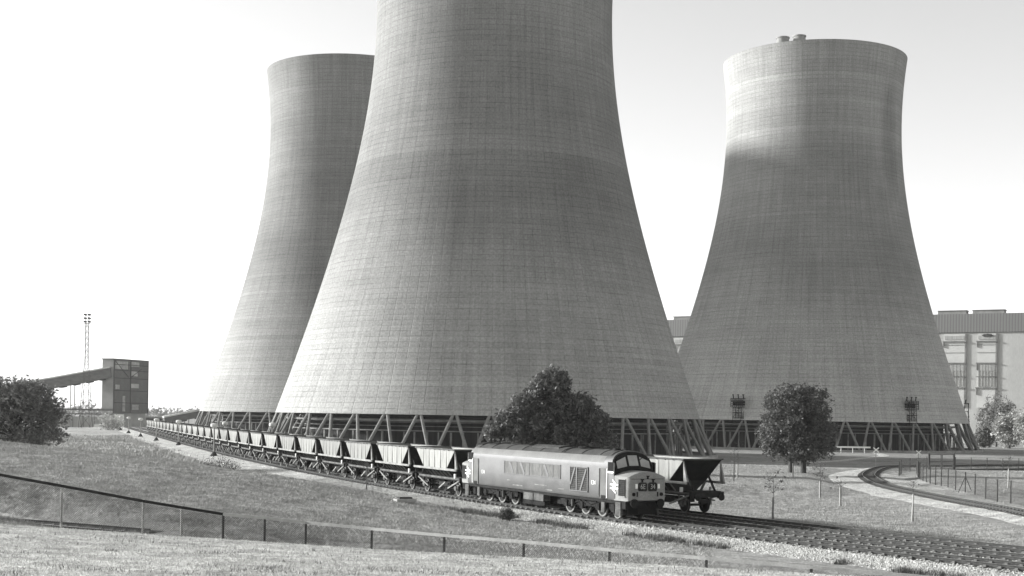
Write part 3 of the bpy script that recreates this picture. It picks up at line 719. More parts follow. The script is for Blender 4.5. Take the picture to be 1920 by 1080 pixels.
        for yc, tx in ((-.33 * s, "6E"), (.33 * s, "34")):
            b = MB(); b.prism([(a * .285, c * .245) for a, c in ((-1, -.8), (-.8, -1), (.8, -1), (1, -.8), (1, .7), (.7, 1), (-.7, 1), (-1, .7))], -.02, .03, lambda a, c, tt: (X + s * tt, yc + a, 1.90 + c))
            hb = b.build("headcode_panel", grim, t)
            o = link("lettering", text_mesh(tx, .40, pm("letter_grey", .34, .3, 9)), hb); o.matrix_world = Matrix.Identity(4)
            o.location = (X + s * .036, yc, 1.90); o.rotation_euler = (math.pi / 2, 0, math.pi / 2 if s > 0 else -math.pi / 2); o.scale = (.82, 1, 1)
        for yc in (.74, -.74):
            b = MB(); b.box((X, yc, 1.93), (.05, .14, .26)); b.build("marker_plate", wht, t)
        for yc in (.92, -.92):
            b = MB(); b.tube([(X - s * .05, yc, 1.48), (X + s * .06, yc, 1.48)], .1, 14); b.build("marker_lamp", blk, t)
            b = MB(); b.box((X, yc - .24 * (1 if yc > 0 else -1), 1.48), (.06, .06, .26)); b.build("lamp_iron", blk, t)
        for yc, zc in ((.36, 2.24), (-.36, 2.24), (0, 2.42)):
            b = MB(); b.box((X, yc, zc), (.08, .09, .18)); b.box((X + s * .03, yc, zc + .07), (.08, .16, .06)); b.build("lamp_bracket", blk, t)
        b = MB(); b.box((X - s * .01, 0, 2.335), (.02, 2.14, .022)); b.build("nose_seam", blk, t)
        for sy in (1, -1):
            b = MB(); b.box((s * (Lh - .62), sy * 1.305, 1.82), (.66, .03, .92)); g = b.build("nose_grille", grim, t)
            b = MB()
            for i in range(9): b.box((s * (Lh - .62), sy * 1.325, 1.42 + i * .1), (.64, .015, .035))
            b.build("slat", dirt, g)
            b = MB(); b.box((s * (Lh - .3), sy * 1.28, 1.82), (.05, .05, 1.0)); b.box((s * (Lh - .62), sy * 1.3, 1.33), (.7, .05, .05)); b.build("grille_frame", yel, t)
        # buffers, coupling, beam and nose undergear
        b = MB(); b.box((s * (Lh - .55), 0, .86), (.5, 2.5, .44)); b.box((s * (Lh - .9), 0, .55), (.6, 1.9, .5)); b.build("buffer_beam", blk, t)
        for yc in (.87, -.87):
            b = MB(); b.tube([(s * (Lh - .5), yc, .98), (s * (Lh + .0), yc, .98), (s * (Lh + .0), yc, .98), (s * (Lh + .07), yc, .98)], [.11, .11, .25, .25], 14); b.build("buffer", blk, t)
        b = MB(); b.tube([(s * (Lh - .3), .1, .9), (s * (Lh + .1), .1, .75), (s * (Lh + .12), .1, .5)], .05, 6); b.tube([(s * (Lh - .3), -.45, .8), (s * (Lh - .1), -.45, .35)], .04, 6); b.build("coupling", blk, t)
        b = MB(); b.box((s * (Lh - 1.02), 1.24, .62), (.55, .12, .76)); b.box((s * (Lh - 1.05), 1.22, .95), (.75, .16, .1)); b.build("sandbox", lite, t)
        b = MB(); b.box((s * (Lh - 1.02), -1.24, .62), (.55, .12, .76)); b.build("sandbox", lite, t)
    # left and right sides
    for sy in (1, -1):
        Ys = sy * (W + .005)
        b = MB(); b.box((5.55, Ys, 2.1), (2.0, .03, 1.36)); g = b.build("body_grille", grim, t)
        b = MB()
        for i in range(12): b.box((5.55, sy * (W + .024), 1.5 + i * .11), (1.94, .016, .04))
        b.build("slat", pm("slat_grey", .07, .4, 3), g)
        b = MB()
        for dx in (-1, 1): b.box((5.55 + dx * 1.02, sy * (W + .03), 2.1), (.06, .05, 1.46))
        for dz in (-1, 1): b.box((5.55, sy * (W + .03), 2.1 + dz * .7), (2.1, .05, .06))
        b.bar((5.3, sy * (W + .045), 1.42), (5.3, sy * (W + .045), 2.78), .11, .02, up=(0, 1, 0)); b.bar((4.6, sy * (W + .05), 1.75), (5.1, sy * (W + .05), 2.75), .14, .02, up=(0, 1, 0)); b.bar((5.75, sy * (W + .05), 1.45), (6.4, sy * (W + .05), 2.7), .14, .02, up=(0, 1, 0))
        b.build("grille_frame", blue, t)
        b = MB(); b.box((-.35, Ys, 2.42), (7.3, .022, .78)); g = b.build("side_panel", pm("side_louvre", .115, .35, .8, stretch=(2, 1, .4), fine=.25), t)
        b = MB()
        for x in (-4.02, -2.3, -.6, 1.0, 2.4, 3.32): b.box((x, sy * (W + .02), 2.42), (.06, .03, .82))
        for z in (2.02, 2.82): b.box((-.35, sy * (W + .02), z), (7.4, .03, .05))
        for x in (-3.0, -1.5, 1.6): b.bar((x - .3, sy * (W + .022), 2.78), (x + .25, sy * (W + .022), 2.06), .24, .02, up=(0, 1, 0))
        b.build("panel_frame", blue, t)
        for s in (1, -1):
            xd = s * 8.55
            b = MB(); b.box((xd - s * .72, sy * (W + .012), 2.0), (.05, .05, 1.66)); b.build("handrail", lite, t)
            b = MB(); b.box((xd + s * .14, sy * (W + .02), 2.0), (.05, .06, 1.66)); b.build("handrail", wht, t)
            b = MB(); b.box((xd - s * .28, sy * (W - .02), 1.98), (.74, .05, 1.74)); d = b.build("cab_door", pm("cab_door_paint", .13, .2, 1.5), t)
            b = MB(); b.box((xd - s * .28, sy * (W + .006), 1.2), (.5, .03, .2)); b.build("footstep", blk, d)
            b = MB(); b.box((xd + s * .50, sy * (W + .004), 2.92), (.62, .03, .60)); w = b.build("cab_window", pm("cab_interior", .012, .3, 2), t)
            b = MB(); b.box((xd + s * .50, sy * (W + .012), 2.65), (.6, .03, .1)); b.build("sill", wht, w)
            b = MB(); b.box((xd + s * .86, sy * (W + .012), 2.88), (.12, .03, .62)); b.build("quarterlight", lite, w)
            # double-arrow emblem beside the cab
            b = MB(); ex = s * 9.60; pl = lambda a, z, tt: (ex - .16 * s + a * -sy * 1.0, sy * (W + tt), 1.86 + z)
            def stroke(p, q, w=.085):
                (a0, z0), (a1, z1) = p, q; L = math.hypot(a1 - a0, z1 - z0); nx, nz = -(z1 - z0) / L * w / 2, (a1 - a0) / L * w / 2
                b.prism([(a0 + nx, z0 + nz), (a1 + nx, z1 + nz), (a1 - nx, z1 - nz), (a0 - nx, z0 - nz)], .004, .022, pl)
            stroke((-.42, .105), (.42, .105)); stroke((-.42, -.105), (.42, -.105))
            k = .032
            stroke((-.17, .36), (.2, .125)); stroke((.2, .085), (-.2, -.085)); stroke((-.2, -.125), (.17, -.36))
            b.build("arrow_emblem", wht, t)
            o = link("lettering", text_mesh("134", .36, wht), t); o.location = (s * 7.15, sy * (W + .012), 1.96); o.rotation_euler = (math.pi / 2, 0, 0 if sy < 0 else math.pi)
        for x, z, w, h in ((-2.2, 1.32, 1.3, .07), (.8, 1.5, 1.6, .05), (1.9, 1.25, .9, .06), (-3.4, 1.6, .5, .05), (3.4, 1.4, .7, .04)):
            b = MB(); b.box((x, sy * (W + .002), z), (w, .012, h)); b.build("scrape", pm("scrape_pale", .17, .5, 3), t)
    # underframe: skirts, tanks, two four-axle bogies
    b = MB(); b.box((0, 0, 1.0), (2 * Lh - 1.6, 2.5, .2)); b.build("underframe", blk, t)
    for sy in (1, -1):
        b = MB(); b.box((-.95, sy * 1.0, .72), (1.25, .5, .46)); b.box((.4, sy * 1.0, .72), (1.25, .5, .46)); b.build("battery_box", lite, t)
        b = MB(); b.box((-.25, sy * 1.02, .36), (2.8, .4, .2)); b.bar((-1.7, sy * 1.22, .24), (1.2, sy * 1.22, .24), .06); b.build("fuel_tank", dirt, t)
    wm = pm("wheel_dark", .035, .4, 2); tyre = pm("wheel_tyre", .17, .3, 2, rough=.4, metal=.3)
    for s in (1, -1):
        for xw, r in ((8.9, .46), (7.25, .57), (5.4, .57), (3.55, .57)):
            for sy in (1, -1):
                x = s * xw; b = MB(); b.tube([(x, sy * .66, r), (x, sy * .78, r)], r, 28); w = b.build("wheel", wm, t, smooth=True)
                b = MB(); n = 28; ring = lambda rr, y: [(x + rr * math.cos(2 * math.pi * k / n), y, r + rr * math.sin(2 * math.pi * k / n)) for k in range(n)]
                b.loft([ring(r * .84, sy * .79), ring(r, sy * .79), ring(r + .004, sy * .70)], cap=False); b.build("tyre", tyre, w)
        for sy in (1, -1):
            b = MB(); b.box((s * 6.2, sy * .98, .82), (6.9, .12, .56))
            for xw in (8.9, 7.25, 5.4, 3.55):
                b.box((s * xw, sy * 1.02, .58), (.34, .2, .42)); b.box((s * xw + .33, sy * .99, .62), (.1, .14, .3)); b.box((s * xw - .33, sy * .99, .62), (.1, .14, .3))
            for xw in (6.3, 4.5): b.bar((s * (xw - .75), sy * 1.04, .84), (s * xw, sy * 1.04, .64), .1); b.bar((s * xw, sy * 1.04, .64), (s * (xw + .75), sy * 1.04, .84), .1)
            b.build("bogie_frame", dirt, t)
            b = MB()
            for xw in (8.05,): b.box((s * xw, sy * 1.2, .62), (.34, .1, .6))
            for xw in (4.5,): b.tube([(s * xw, sy * 1.16, .42), (s * xw, sy * 1.16, .86)], .1, 10)
            b.build("brake_cylinder", lite, t)
    b = MB(); b.box((0, 0, .7), (14, 1.2, .6)); b.build("traction_gear", blk, t)
    return t, sc - Lh
loco, s_tail = locomotive()

# ------------------------------------------------------------------ hopper wagons
PITCH = 9.15
def wagon_proto():
    t = thing("hopper_wagon", "x", "wagon", (0, 0, 0))
    side = pm("hopper_alloy", .165, .28, .9, rough=.5, metal=.25, spec=.4, stretch=(2.2, 1, .5), fine=.14); dk = pm("hopper_inside", .10, .4, 1.5); fr = pm("wagon_frame", .025, .5, 2, fine=.4); lt = pm("wagon_light", .22, .35, 1.5, fine=.3)
    if 'wagon_tint' not in MATS:
        MATS['wagon_tint'] = side; q = NT(side); oi = q.new('ShaderNodeObjectInfo'); src = q.b.inputs['Base Color'].links[0].from_socket; mx = q.new('ShaderNodeMix', data_type='RGBA', blend_type='MULTIPLY'); mx.inputs[0].default_value = 1; q.l(src, mx.inputs[6]); q.l(q.grey(q.remap(oi.outputs['Random'], .78, 1.15)), mx.inputs[7]); q.l(mx.outputs[2], q.b.inputs['Base Color'])
    L1, L0, zt, zm = 3.78, 2.2, 3.28, 1.92
    def shell(ins, z0):                                     # rings of the hopper from the rim down
        return [[(sx * (L1 - ins), sy * (1.43 - ins), zt) for sx, sy in ((-1, -1), (1, -1), (1, 1), (-1, 1))],
                [(sx * (L0 - ins), sy * (1.40 - ins), zm) for sx, sy in ((-1, -1), (1, -1), (1, 1), (-1, 1))],
                [(sx * (1.9 - ins), sy * (.72 - ins), z0) for sx, sy in ((-1, -1), (1, -1), (1, 1), (-1, 1))]]
    o, i = shell(0, 1.15), shell(.05, 1.2)
    b = MB(); b.loft(o[:2] + i[:2][::-1], cap=False); b.build("hopper", side, t)
    b = MB(); b.loft(o[1:] + i[1:][::-1], cap=False); b.add(o[2], [(0, 1, 2, 3)]); b.build("chute", pm("chute_dark", .035, .5, 1.5), t)
    b = MB()
    for sy in (-1, 1):
        b.box((0, sy * 1.45, zt + .01), (2 * L1 + .1, .1, .1))
        for k in range(9): b.box((-3.6 + k * .9, sy * 1.455, zt - .05), (.1, .08, .05))
    for sx in (-1, 1): b.box((sx * L1, 0, zt + .01), (.1, 2.8, .1))
    b.build("rim", pm("rim_dark", .09, .4, 1.5), t)
    b = MB()                                                # thin seams of the side sheets
    for sy in (-1, 1):
        for x in (-2.2, -1.1, 0, 1.1, 2.2): b.box((x, sy * 1.422, 2.6), (.035, .03, 1.3))
    b.build("side_seam", pm("seam_grey", .15, .3, 2), t)
    b = MB()
    for sy in (-1, 1): b.box((.0, sy * 1.42, 1.86), (2 * L1 + .6, .12, .15))
    b.build("side_ledge", lt, t)
    for sx in (-1, 1):
        for sy in ((-1, 1) if sx > 0 else ()):
            b = MB(); x = sx * (L1 - .08)
            b.add([(x, sy * 1.42, zt - .1), (x + sx * .06, sy * 1.42, 1.93), (x + sx * .42, sy * 1.42, 1.93), (x, sy * 1.34, zt - .1), (x + sx * .06, sy * 1.30, 1.93), (x + sx * .42, sy * 1.30, 1.93)],
                  [(0, 1, 2), (3, 5, 4), (0, 3, 4, 1), (1, 4, 5, 2), (2, 5, 3, 0)]); b.build("corner_post", lt, t)
        b = MB(); b.add([(sx * L1, 1.40, zt - .04), (sx * L1, -1.40, zt - .04), (sx * (L0 + .03), -1.38, zm), (sx * (L0 + .03), 1.38, zm), (sx * (L1 - .03), 1.40, zt - .04), (sx * (L1 - .03), -1.40, zt - .04), (sx * (L0), -1.38, zm), (sx * L0, 1.38, zm)],
                        [(0, 1, 2, 3), (7, 6, 5, 4), (0, 4, 5, 1), (1, 5, 6, 2), (2, 6, 7, 3), (3, 7, 4, 0)]); b.build("end_plate", pm("end_shaded", .022, .4, 1.5), t)  # shade on the wagon ends put into a near-black colour
        for yc in (-.8, .8): b = MB(); b.bar((sx * 4.0, yc, 1.3), (sx * 3.2, yc, 2.35), .1); b.build("end_strut", fr, t)
    b = MB()
    for sy in (-1, 1):
        for k in range(7):
            x = -2.3 + k * .74; b.bar((x, sy * 1.36, 1.82), (x + .16, sy * .95, 1.3), .17, .06)
    b.build("rib", pm("rib_grey", .12, .5, 1.5, fine=.3), t)
    b = MB()
    for sy in (-1, 1): b.box((0, sy * 1.0, 1.2), (8.5, .1, .22))
    for sx in (-1, 1): b.box((sx * 4.2, 0, 1.16), (.14, 2.5, .34)); b.box((sx * 3.75, 0, 1.34), (.9, 2.2, .05))
    b.box((0, 0, 1.08), (7.6, .4, .2)); b.build("underframe", fr, t)
    b = MB()
    for sy in (-1, 1): b.box((0, sy * 1.06, 1.22), (7.9, .03, .12))
    b.build("solebar", pm("solebar_grey", .10, .5, 1.5, fine=.3), t)
    wm = pm("wheel_dark", .035, .4, 2); tyre = pm("wheel_tyre", .17, .3, 2, rough=.4, metal=.3)
    for sx in (-1, 1):
        x = sx * 3.0; r = .48
        b = MB(); b.tube([(x, -.95, r), (x, .95, r)], .08, 8); ax = b.build("axle", fr, t)
        for sy in (-1, 1):
            b = MB(); b.tube([(x, sy * .66, r), (x, sy * .78, r)], r, 22); w = b.build("wheel", wm, t, smooth=True)
            b = MB(); n = 22; ring = lambda rr, y: [(x + rr * math.cos(2 * math.pi * k / n), y, r + rr * math.sin(2 * math.pi * k / n)) for k in range(n)]
            b.loft([ring(r * .86, sy * .79), ring(r, sy * .79)], cap=False); b.build("tyre", tyre, w)
            b = MB(); b.box((x, sy * .98, .55), (.3, .16, .3)); b.bar((x - .7, sy * .98, .78), (x + .7, sy * .98, .78), .1, .08); b.box((x - .32, sy * .96, .8), (.08, .1, .6)); b.box((x + .32, sy * .96, .8), (.08, .1, .6)); b.build("axlebox", pm("axlebox_grey", .1, .6, 2), t)
        for sy in (-1, 1):
            b = MB(); b.tube([(sx * 4.2, sy * .87, 1.02), (sx * 4.5, sy * .87, 1.02), (sx * 4.5, sy * .87, 1.02), (sx * 4.56, sy * .87, 1.02)], [.1, .1, .22, .22], 12); b.build("buffer", fr, t)
        b = MB(); b.tube([(sx * 4.25, 0, 1.0), (sx * 4.5, 0, .85), (sx * 4.5, 0, .55)], .05, 6); b.tube([(sx * 4.22, -.4, .9), (sx * 4.3, -.42, .35)], .035, 6); b.box((sx * 4.25, -.3, .75), (.3, .5, .25)); b.build("coupling", fr, t)
    for sy in (-1, 1):
        for p, q in (((3.9, sy * 1.12, 1.1), (1.9, sy * 1.12, .5)), ((-3.9, sy * 1.12, 1.1), (-1.9, sy * 1.12, .5)), ((1.4, sy * 1.12, .92), (.2, sy * 1.12, .45))): b = MB(); b.bar(p, q, .09); b.build("brake_lever", lt, t)
        b = MB(); b.tube([(-.9, sy * .5, .7), (.9, sy * .5, .7)], .2, 10); b.box((1.5, sy * .7, .75), (.5, .4, .4)); b.build("brake_cylinder", fr, t)
        b = MB(); b.box((3.1, sy * 1.1, 1.42), (.22, .1, .3)); b.build("label_clip", pm("clip_white", .6, .2, 3), t)
    return t
def place_wagon(o, s, off):
    xa, ya, _ = rail_pt(s - 3.0, off); xb, yb, _ = rail_pt(s + 3.0, off)
    o.location = ((xa + xb) / 2, (ya + yb) / 2, RAIL); o.rotation_euler = (0, 0, math.atan2(yb - ya, xb - xa))
ORD = "first second third fourth fifth sixth seventh eighth ninth tenth eleventh twelfth thirteenth fourteenth fifteenth sixteenth seventeenth eighteenth nineteenth".split()
def ordinal(n):
    if n <= 19: return ORD[n - 1]
    tens = {2: "twent", 3: "thirt"}[n // 10]
    return tens + "ieth" if n % 10 == 0 else tens + "y-" + ORD[n % 10 - 1]
proto = wagon_proto(); NW = 28
for i in range(NW):
    o = proto if i == 0 else copy_tree(proto)
    place_wagon(o, s_tail - .12 - PITCH * (i + .5), 0)
    o['group'] = "hopper wagons of the train"
    o['label'] = ("pale hopper wagon coupled directly behind the locomotive" if i == 0 else "last pale hopper wagon at the far left end of the train" if i == NW - 1
                  else "%s pale hopper wagon behind the locomotive" % ordinal(i + 1))
sF = arc_of_y(80.3) + 1.55
for k, lb in enumerate(("lone hopper wagon with a dark end facing us, beside the locomotive", "hopper wagon behind the lone one, hidden by the locomotive")):
    o = copy_tree(proto); place_wagon(o, sF - 4.6 - PITCH * k, OFF_F); o['label'] = lb; o['group'] = "hopper wagons on the far track"

# ------------------------------------------------------------------ trees
def leaf_mat(name, v):
    m = bpy.data.materials.new(name); t = NT(m)
    oi = t.new('ShaderNodeNewGeometry'); r = t.remap(oi.outputs['Random Per Island'], .65, 1.4)
    big = t.remap(t.noise(oi.outputs['Position'], .8, 3), .75, 1.25, .3, .7)
    t.l(t.grey(t.math('MULTIPLY', t.math('MULTIPLY', r, big), v)), t.b.inputs['Base Color']); t.b.inputs['Roughness'].default_value = .6; t.b.inputs['Specular IOR Level'].default_value = .25
    tr = t.new('ShaderNodeBsdfTranslucent'); tr.inputs[0].default_value = G(v * 1.2); mx = t.new('ShaderNodeMixShader'); mx.inputs[0].default_value = .18
    out = t.n['Material Output']; t.l(t.b.outputs[0], mx.inputs[1]); t.l(tr.outputs[0], mx.inputs[2]); t.l(mx.outputs[0], out.inputs[0])
    return m
LEAF = leaf_mat("leaf_dark", .10); LEAF2 = leaf_mat("leaf_mid", .20); LEAF3 = leaf_mat("leaf_pale", .33); BARK = pm("bark", .06, .4, 2, bump=.4)
def leaves(cent, n_per, spread, size, droop=.0, rng=RNG):
    """Clusters of diamond leaves round the given twig ends (k,3)."""
    k = len(cent); n = k * n_per
    c = np.repeat(cent, n_per, 0) + rng.normal(0, 1, (n, 3)) * spread
    nrm = rng.normal(0, 1, (n, 3)); nrm[:, 2] = np.abs(nrm[:, 2]) + .35; nrm /= np.linalg.norm(nrm, axis=1)[:, None]
    d = rng.normal(0, 1, (n, 3)); d[:, 2] -= droop; d -= nrm * (d * nrm).sum(1)[:, None]; d /= np.linalg.norm(d, axis=1)[:, None]
    w = np.cross(nrm, d); s = size * rng.uniform(.4, 1.4, n)[:, None]
    V = np.stack([c - d * s * .5, c + w * s * .30 - nrm * s * .08, c + d * s * .55, c - w * s * .30 - nrm * s * .08], 1).reshape(-1, 3)
    Fq = np.arange(n * 4).reshape(n, 4); return V, Fq
def lobes_points(lobes, n, rng, fill=.35):
    """Twig ends spread mostly near the surface of a union of ellipsoids."""
    vol = np.array([l[3] * l[4] * l[5] for l in lobes]) ** .72; pr = vol / vol.sum(); idx = rng.choice(len(lobes), n, p=pr)
    L = np.array(lobes)[idx]; d = rng.normal(0, 1, (n, 3)); d /= np.linalg.norm(d, axis=1)[:, None]
    r = 1 - fill * rng.random(n) ** 1.6 * 1.6; r = np.clip(r, .15, 1) * rng.uniform(.88, 1.08, n)
    return L[:, :3] + d * r[:, None] * L[:, 3:6]
def tree(name, label, base, lobes, n_tw, n_per, size, spread, m, trunks=((0, 0, .3),), limbs=10, group=None, seed=1, cat="tree", zmin=.3, droop=.3):
    rng = np.random.default_rng(seed); t = thing(name, label, cat, base, group=group)
    P = lobes_points(lobes, n_tw, rng); P = P[P[:, 2] > zmin]
    hole = fbm(P[:, 0] * 1.0, P[:, 2] + .37 * P[:, 1], 1.3, seed, 2) > -.30
    P = P[hole]
    V, Fq = leaves(P, n_per, spread, size, droop, rng); np_mesh("crown", V, Fq, m, t)
    b = MB(); top = max(l[2] for l in lobes)
    for tx, ty, r in trunks:
        h = top * .8; b.tube([(tx, ty, -.4), (tx * 1.02, ty, h * .25), (tx * .9 + .1, ty, h * .6), (tx * .7, ty + .1, h)], [r * 1.35, r, r * .7, r * .2], 9)
        for q in P[rng.choice(len(P), min(limbs, len(P)), replace=False)]:
            z0 = rng.uniform(.2, .6) * h; a = Vector((tx, ty, min(z0, q[2] * .8))); e = Vector(q); mid = (a + e) / 2 + Vector((0, 0, .35))
            b.tube([a, mid, e], [r * .42, r * .25, r * .08], 6)
    b.build("trunk", BARK, t, smooth=True); return t
def on_ground(x, y, dz=0.): return (x, y, float(height(x, y)) + dz)
gx, gy = 60 / 2550 * 158 + .35, 158.
tree("chestnut_tree", "big dark spreading tree behind the locomotive in front of the middle tower", on_ground(gx, gy),
     [(.6, 0, 9.90, 2.1, 2.2, 2.0), (-.7, .2, 8.33, 2.3, 2.3, 1.9), (-2.7, 0, 7.31, 1.9, 2, 1.5), (-4.1, 0, 5.92, 1.9, 2, 1.4), (-5.5, 0, 4.25, 1.6, 1.8, 1.4), (3.5, 0, 7.68, 2.1, 2.2, 1.3), (1.7, 0, 7.21, 2.3, 2.3, 1.9), (5.6, 0, 5.83, 1.6, 1.8, 1.3),
      (4.5, 0, 4.62, 2.3, 2.2, 1.5), (.4, 0, 5.18, 3.3, 3, 2.2), (-2.6, 0, 4.62, 2.5, 2.6, 1.8), (6.3, 0, 3.24, 1.9, 2, 1.5), (2.5, 0, 2.87, 3.9, 3, 1.9), (-3.5, 0, 2.68, 3.2, 3, 1.7)],
     3400, 12, .46, .26, LEAF, ((0, 0, .34),), 24, seed=3)
x_, y_, _ = at(1494, 889, 6.55)
tree("round_tree", "round dark tree on two trunks on the lawn before the right tower", on_ground(x_, y_),
     [(-.3, 0, 7.6, 4.0, 3.9, 3.2), (-1.0, 0, 8.9, 3.0, 3, 2.1), (1.0, 0, 8.6, 3.1, 3, 2.3), (-1.6, 0, 5.2, 3.5, 3.4, 2.6), (1.7, 0, 5.2, 3.3, 3.4, 2.5), (.2, 0, 3.6, 4.0, 3.6, 1.9), (3.2, .0, 3.0, 1.7, 1.6, .9), (-.2, 0, 2.5, 3.7, 3.4, 1.2), (-3.2, 0, 3.1, 1.4, 1.5, 1.0)],
     3000, 11, .34, .2, LEAF, ((-.75, 0, .25), (.85, .2, .3)), 22, seed=5, zmin=1.0)
x_, y_, _ = at(27, 838, Y=150)
tree("broad_tree", "broad dark tree cut by the left picture edge behind the grass mound", (x_, y_, 3.3),
     [(.0, 0, 4.6, 5.2, 4.8, 3.0), (-1.4, 0, 5.8, 3.6, 3.4, 2.4), (1.2, 0, 5.4, 3.6, 3.4, 2.2), (3.3, 0, 3.2, 2.6, 2.6, 1.9), (-3.6, 0, 3.4, 3.0, 3, 2.2), (2.3, 0, 1.5, 3.4, 3, 1.2), (-1.5, 0, 1.6, 4, 3, 1.3)],
     3000, 9, .34, .2, leaf_mat('leaf_dusty', .165), ((-.2, 0, .3), (-.5, .3, .18)), 26, seed=8, zmin=.1, droop=.1)
for i, (px, py, Y, w, h, m, lb) in enumerate(((1868, 838, 470, 7.5, 18.0, LEAF2, "grey hazy tree in front of the pale power station wall"), (1893, 838, 440, 6.0, 12.0, LEAF3, "pale blossoming tree right of the right tower's foot"),
        (1935, 838, 425, 6.5, 13.4, LEAF3, "pale leafy tree cut by the right picture edge"), (1846, 840, 450, 3.0, 7.0, LEAF2, "low thin tree just past the right tower's legs"))):
    x, y, _ = at(px, py, Y=Y)
    tree("leafy_tree", lb, on_ground(x, y), [(0, 0, h * .66, w * .8, w * .8, h * .34), (-w * .35, 0, h * .5, w * .6, w * .6, h * .3), (w * .35, 0, h * .5, w * .65, w * .6, h * .3), (0, 0, h * .3, w * .8, w * .7, h * .25)],
         900, 8, .8, .45, m, ((0, 0, .3),), 10, "trees beside the right tower", seed=20 + i, zmin=.6)
# far woods
rng = np.random.default_rng(4); pts = []
for ang in np.linspace(-27, 27, 260):
    Y = rng.uniform(1250, 1700); hh = rng.uniform(5, 15); X = Y * math.tan(math.radians(ang)); q = lobes_points([(X, Y, hh * .5, 8, 5, hh * .5)], 26, rng, .8); pts.append(q)
V, Fq = leaves(np.concatenate(pts), 4, 1.2, 3.0, 0, rng)
tag(np_mesh("far_woods", V, Fq, LEAF2), kind='stuff')

# bushes by the ballast
def bush(name, label, px, py, drop, w, h, n, m, size=.14, seed=1):
    x, y, _ = at(px, py, drop); rng = np.random.default_rng(seed); t = thing(name, label, "bush", on_ground(x, y)); b = MB(); ends = []
    for k in range(46):
        a = rng.uniform(0, 2 * math.pi); r = w * math.sqrt(rng.random()); hh = h * (1 - .55 * (r / w) ** 2) * rng.uniform(.6, 1.1); e = (r * math.cos(a), r * math.sin(a), hh); ends.append(e)
        b.tube([(r * .25 * math.cos(a), r * .25 * math.sin(a), -.1), (e[0] * .7, e[1] * .7, hh * .55), e], [.02, .014, .006], 4)
    b.build("stem", BARK, t); E = np.array(ends); E = np.concatenate([E, E * .8, E * .6, E * np.array([.8, .8, .45])]); V, Fq = leaves(E, n, .16 * max(w, .5), size, .3, rng); np_mesh("foliage", V, Fq, m, t); return t
bush("twiggy_bush", "dark twiggy bush on the ballast slope below the far wagons", 415, 884, 6.15, 2.0, 1.65, 6, LEAF, .14, 31)
bush("twiggy_bush", "small dark bush between the ballast and the grass below the locomotive", 950, 973, 6.15, .42, .75, 12, LEAF, .12, 32)
bush("twiggy_bush", "low tuft of weeds in front of the thin signal post", 625, 921, 6.15, .8, .3, 3, LEAF2, .12, 33)
bush("twiggy_bush", "pale bush at the foot of the transfer house", 205, 806, 6.2, 4.2, 5.2, 6, LEAF3, .6, 34)

# saplings with stakes on the lawn
def sapling(label, px, py, drop, hs, ht, leafy, pale, seed):
    x, y, _ = at(px, py, drop); z = float(height(x, y)); rng = np.random.default_rng(seed)
    t = thing("sapling", label, "sapling", (x, y, z), group="staked saplings on the lawn")
    b = MB(); lean = rng.uniform(-.06, .06); b.tube([(0, 0, -.1), (lean, 0, hs)], .05 if pale else .04, 7); b.build("stake", pm("stake_pale", .42, .2, 4) if pale else pm("stake_dark", .12, .3, 4), t)
    b = MB(); b.tube([(.09, .02, -.1), (.07, 0, ht * .5), (.02, 0, ht)], [.03, .022, .008], 6); E = []
    for k in range(10 if leafy else 7):
        z0 = ht * rng.uniform(.55, .95); a = rng.uniform(0, 6.28); l = ht * rng.uniform(.08, .2); e = (.05 + l * math.cos(a), l * math.sin(a), z0 + l * .8); E.append(e); b.tube([(.05, 0, z0), e], [.012, .005], 4)
    b.build("stem", BARK, t)
    if leafy: V, Fq = leaves(np.array(E), leafy, .16, .17, .3, rng); np_mesh("foliage", V, Fq, LEAF, t)
sapling("dark-stemmed sapling with leaf tufts at two heights, right of the lone wagon's buffer", 1448, 971, 6.65, 1.5, 3.0, 12, 0, 1)
sapling("sapling with a pale stake and a spreading leafy head, below the round tree", 1537, 931, 6.7, 1.55, 3.0, 16, 1, 2)
sapling("nearly bare sapling tied to a pale stake, left of the siding's curve", 1575, 948, 6.7, 1.5, 2.3, 2, 1, 3)
sapling("bare branching sapling with a stake in front of the siding ballast", 1710, 973, 6.6, 1.9, 2.9, 1, 1, 4)
sapling("thin dark stake and sapling by the lone wagon's hopper top", 1375, 907, 6.5, 1.7, 3.4, 2, 0, 5)
sapling("pale stake with a wispy sapling left of the round tree", 1382, 900, 6.5, 1.5, 3.6, 3, 1, 6)
sapling("sapling behind the wire fence near the right picture edge", 1890, 922, 6.6, 1.9, 3.0, 6, 1, 7)
sapling("bright double-staked sapling at the round tree's trunks", 1486, 900, 6.55, 1.6, 4.6, 5, 1, 8)

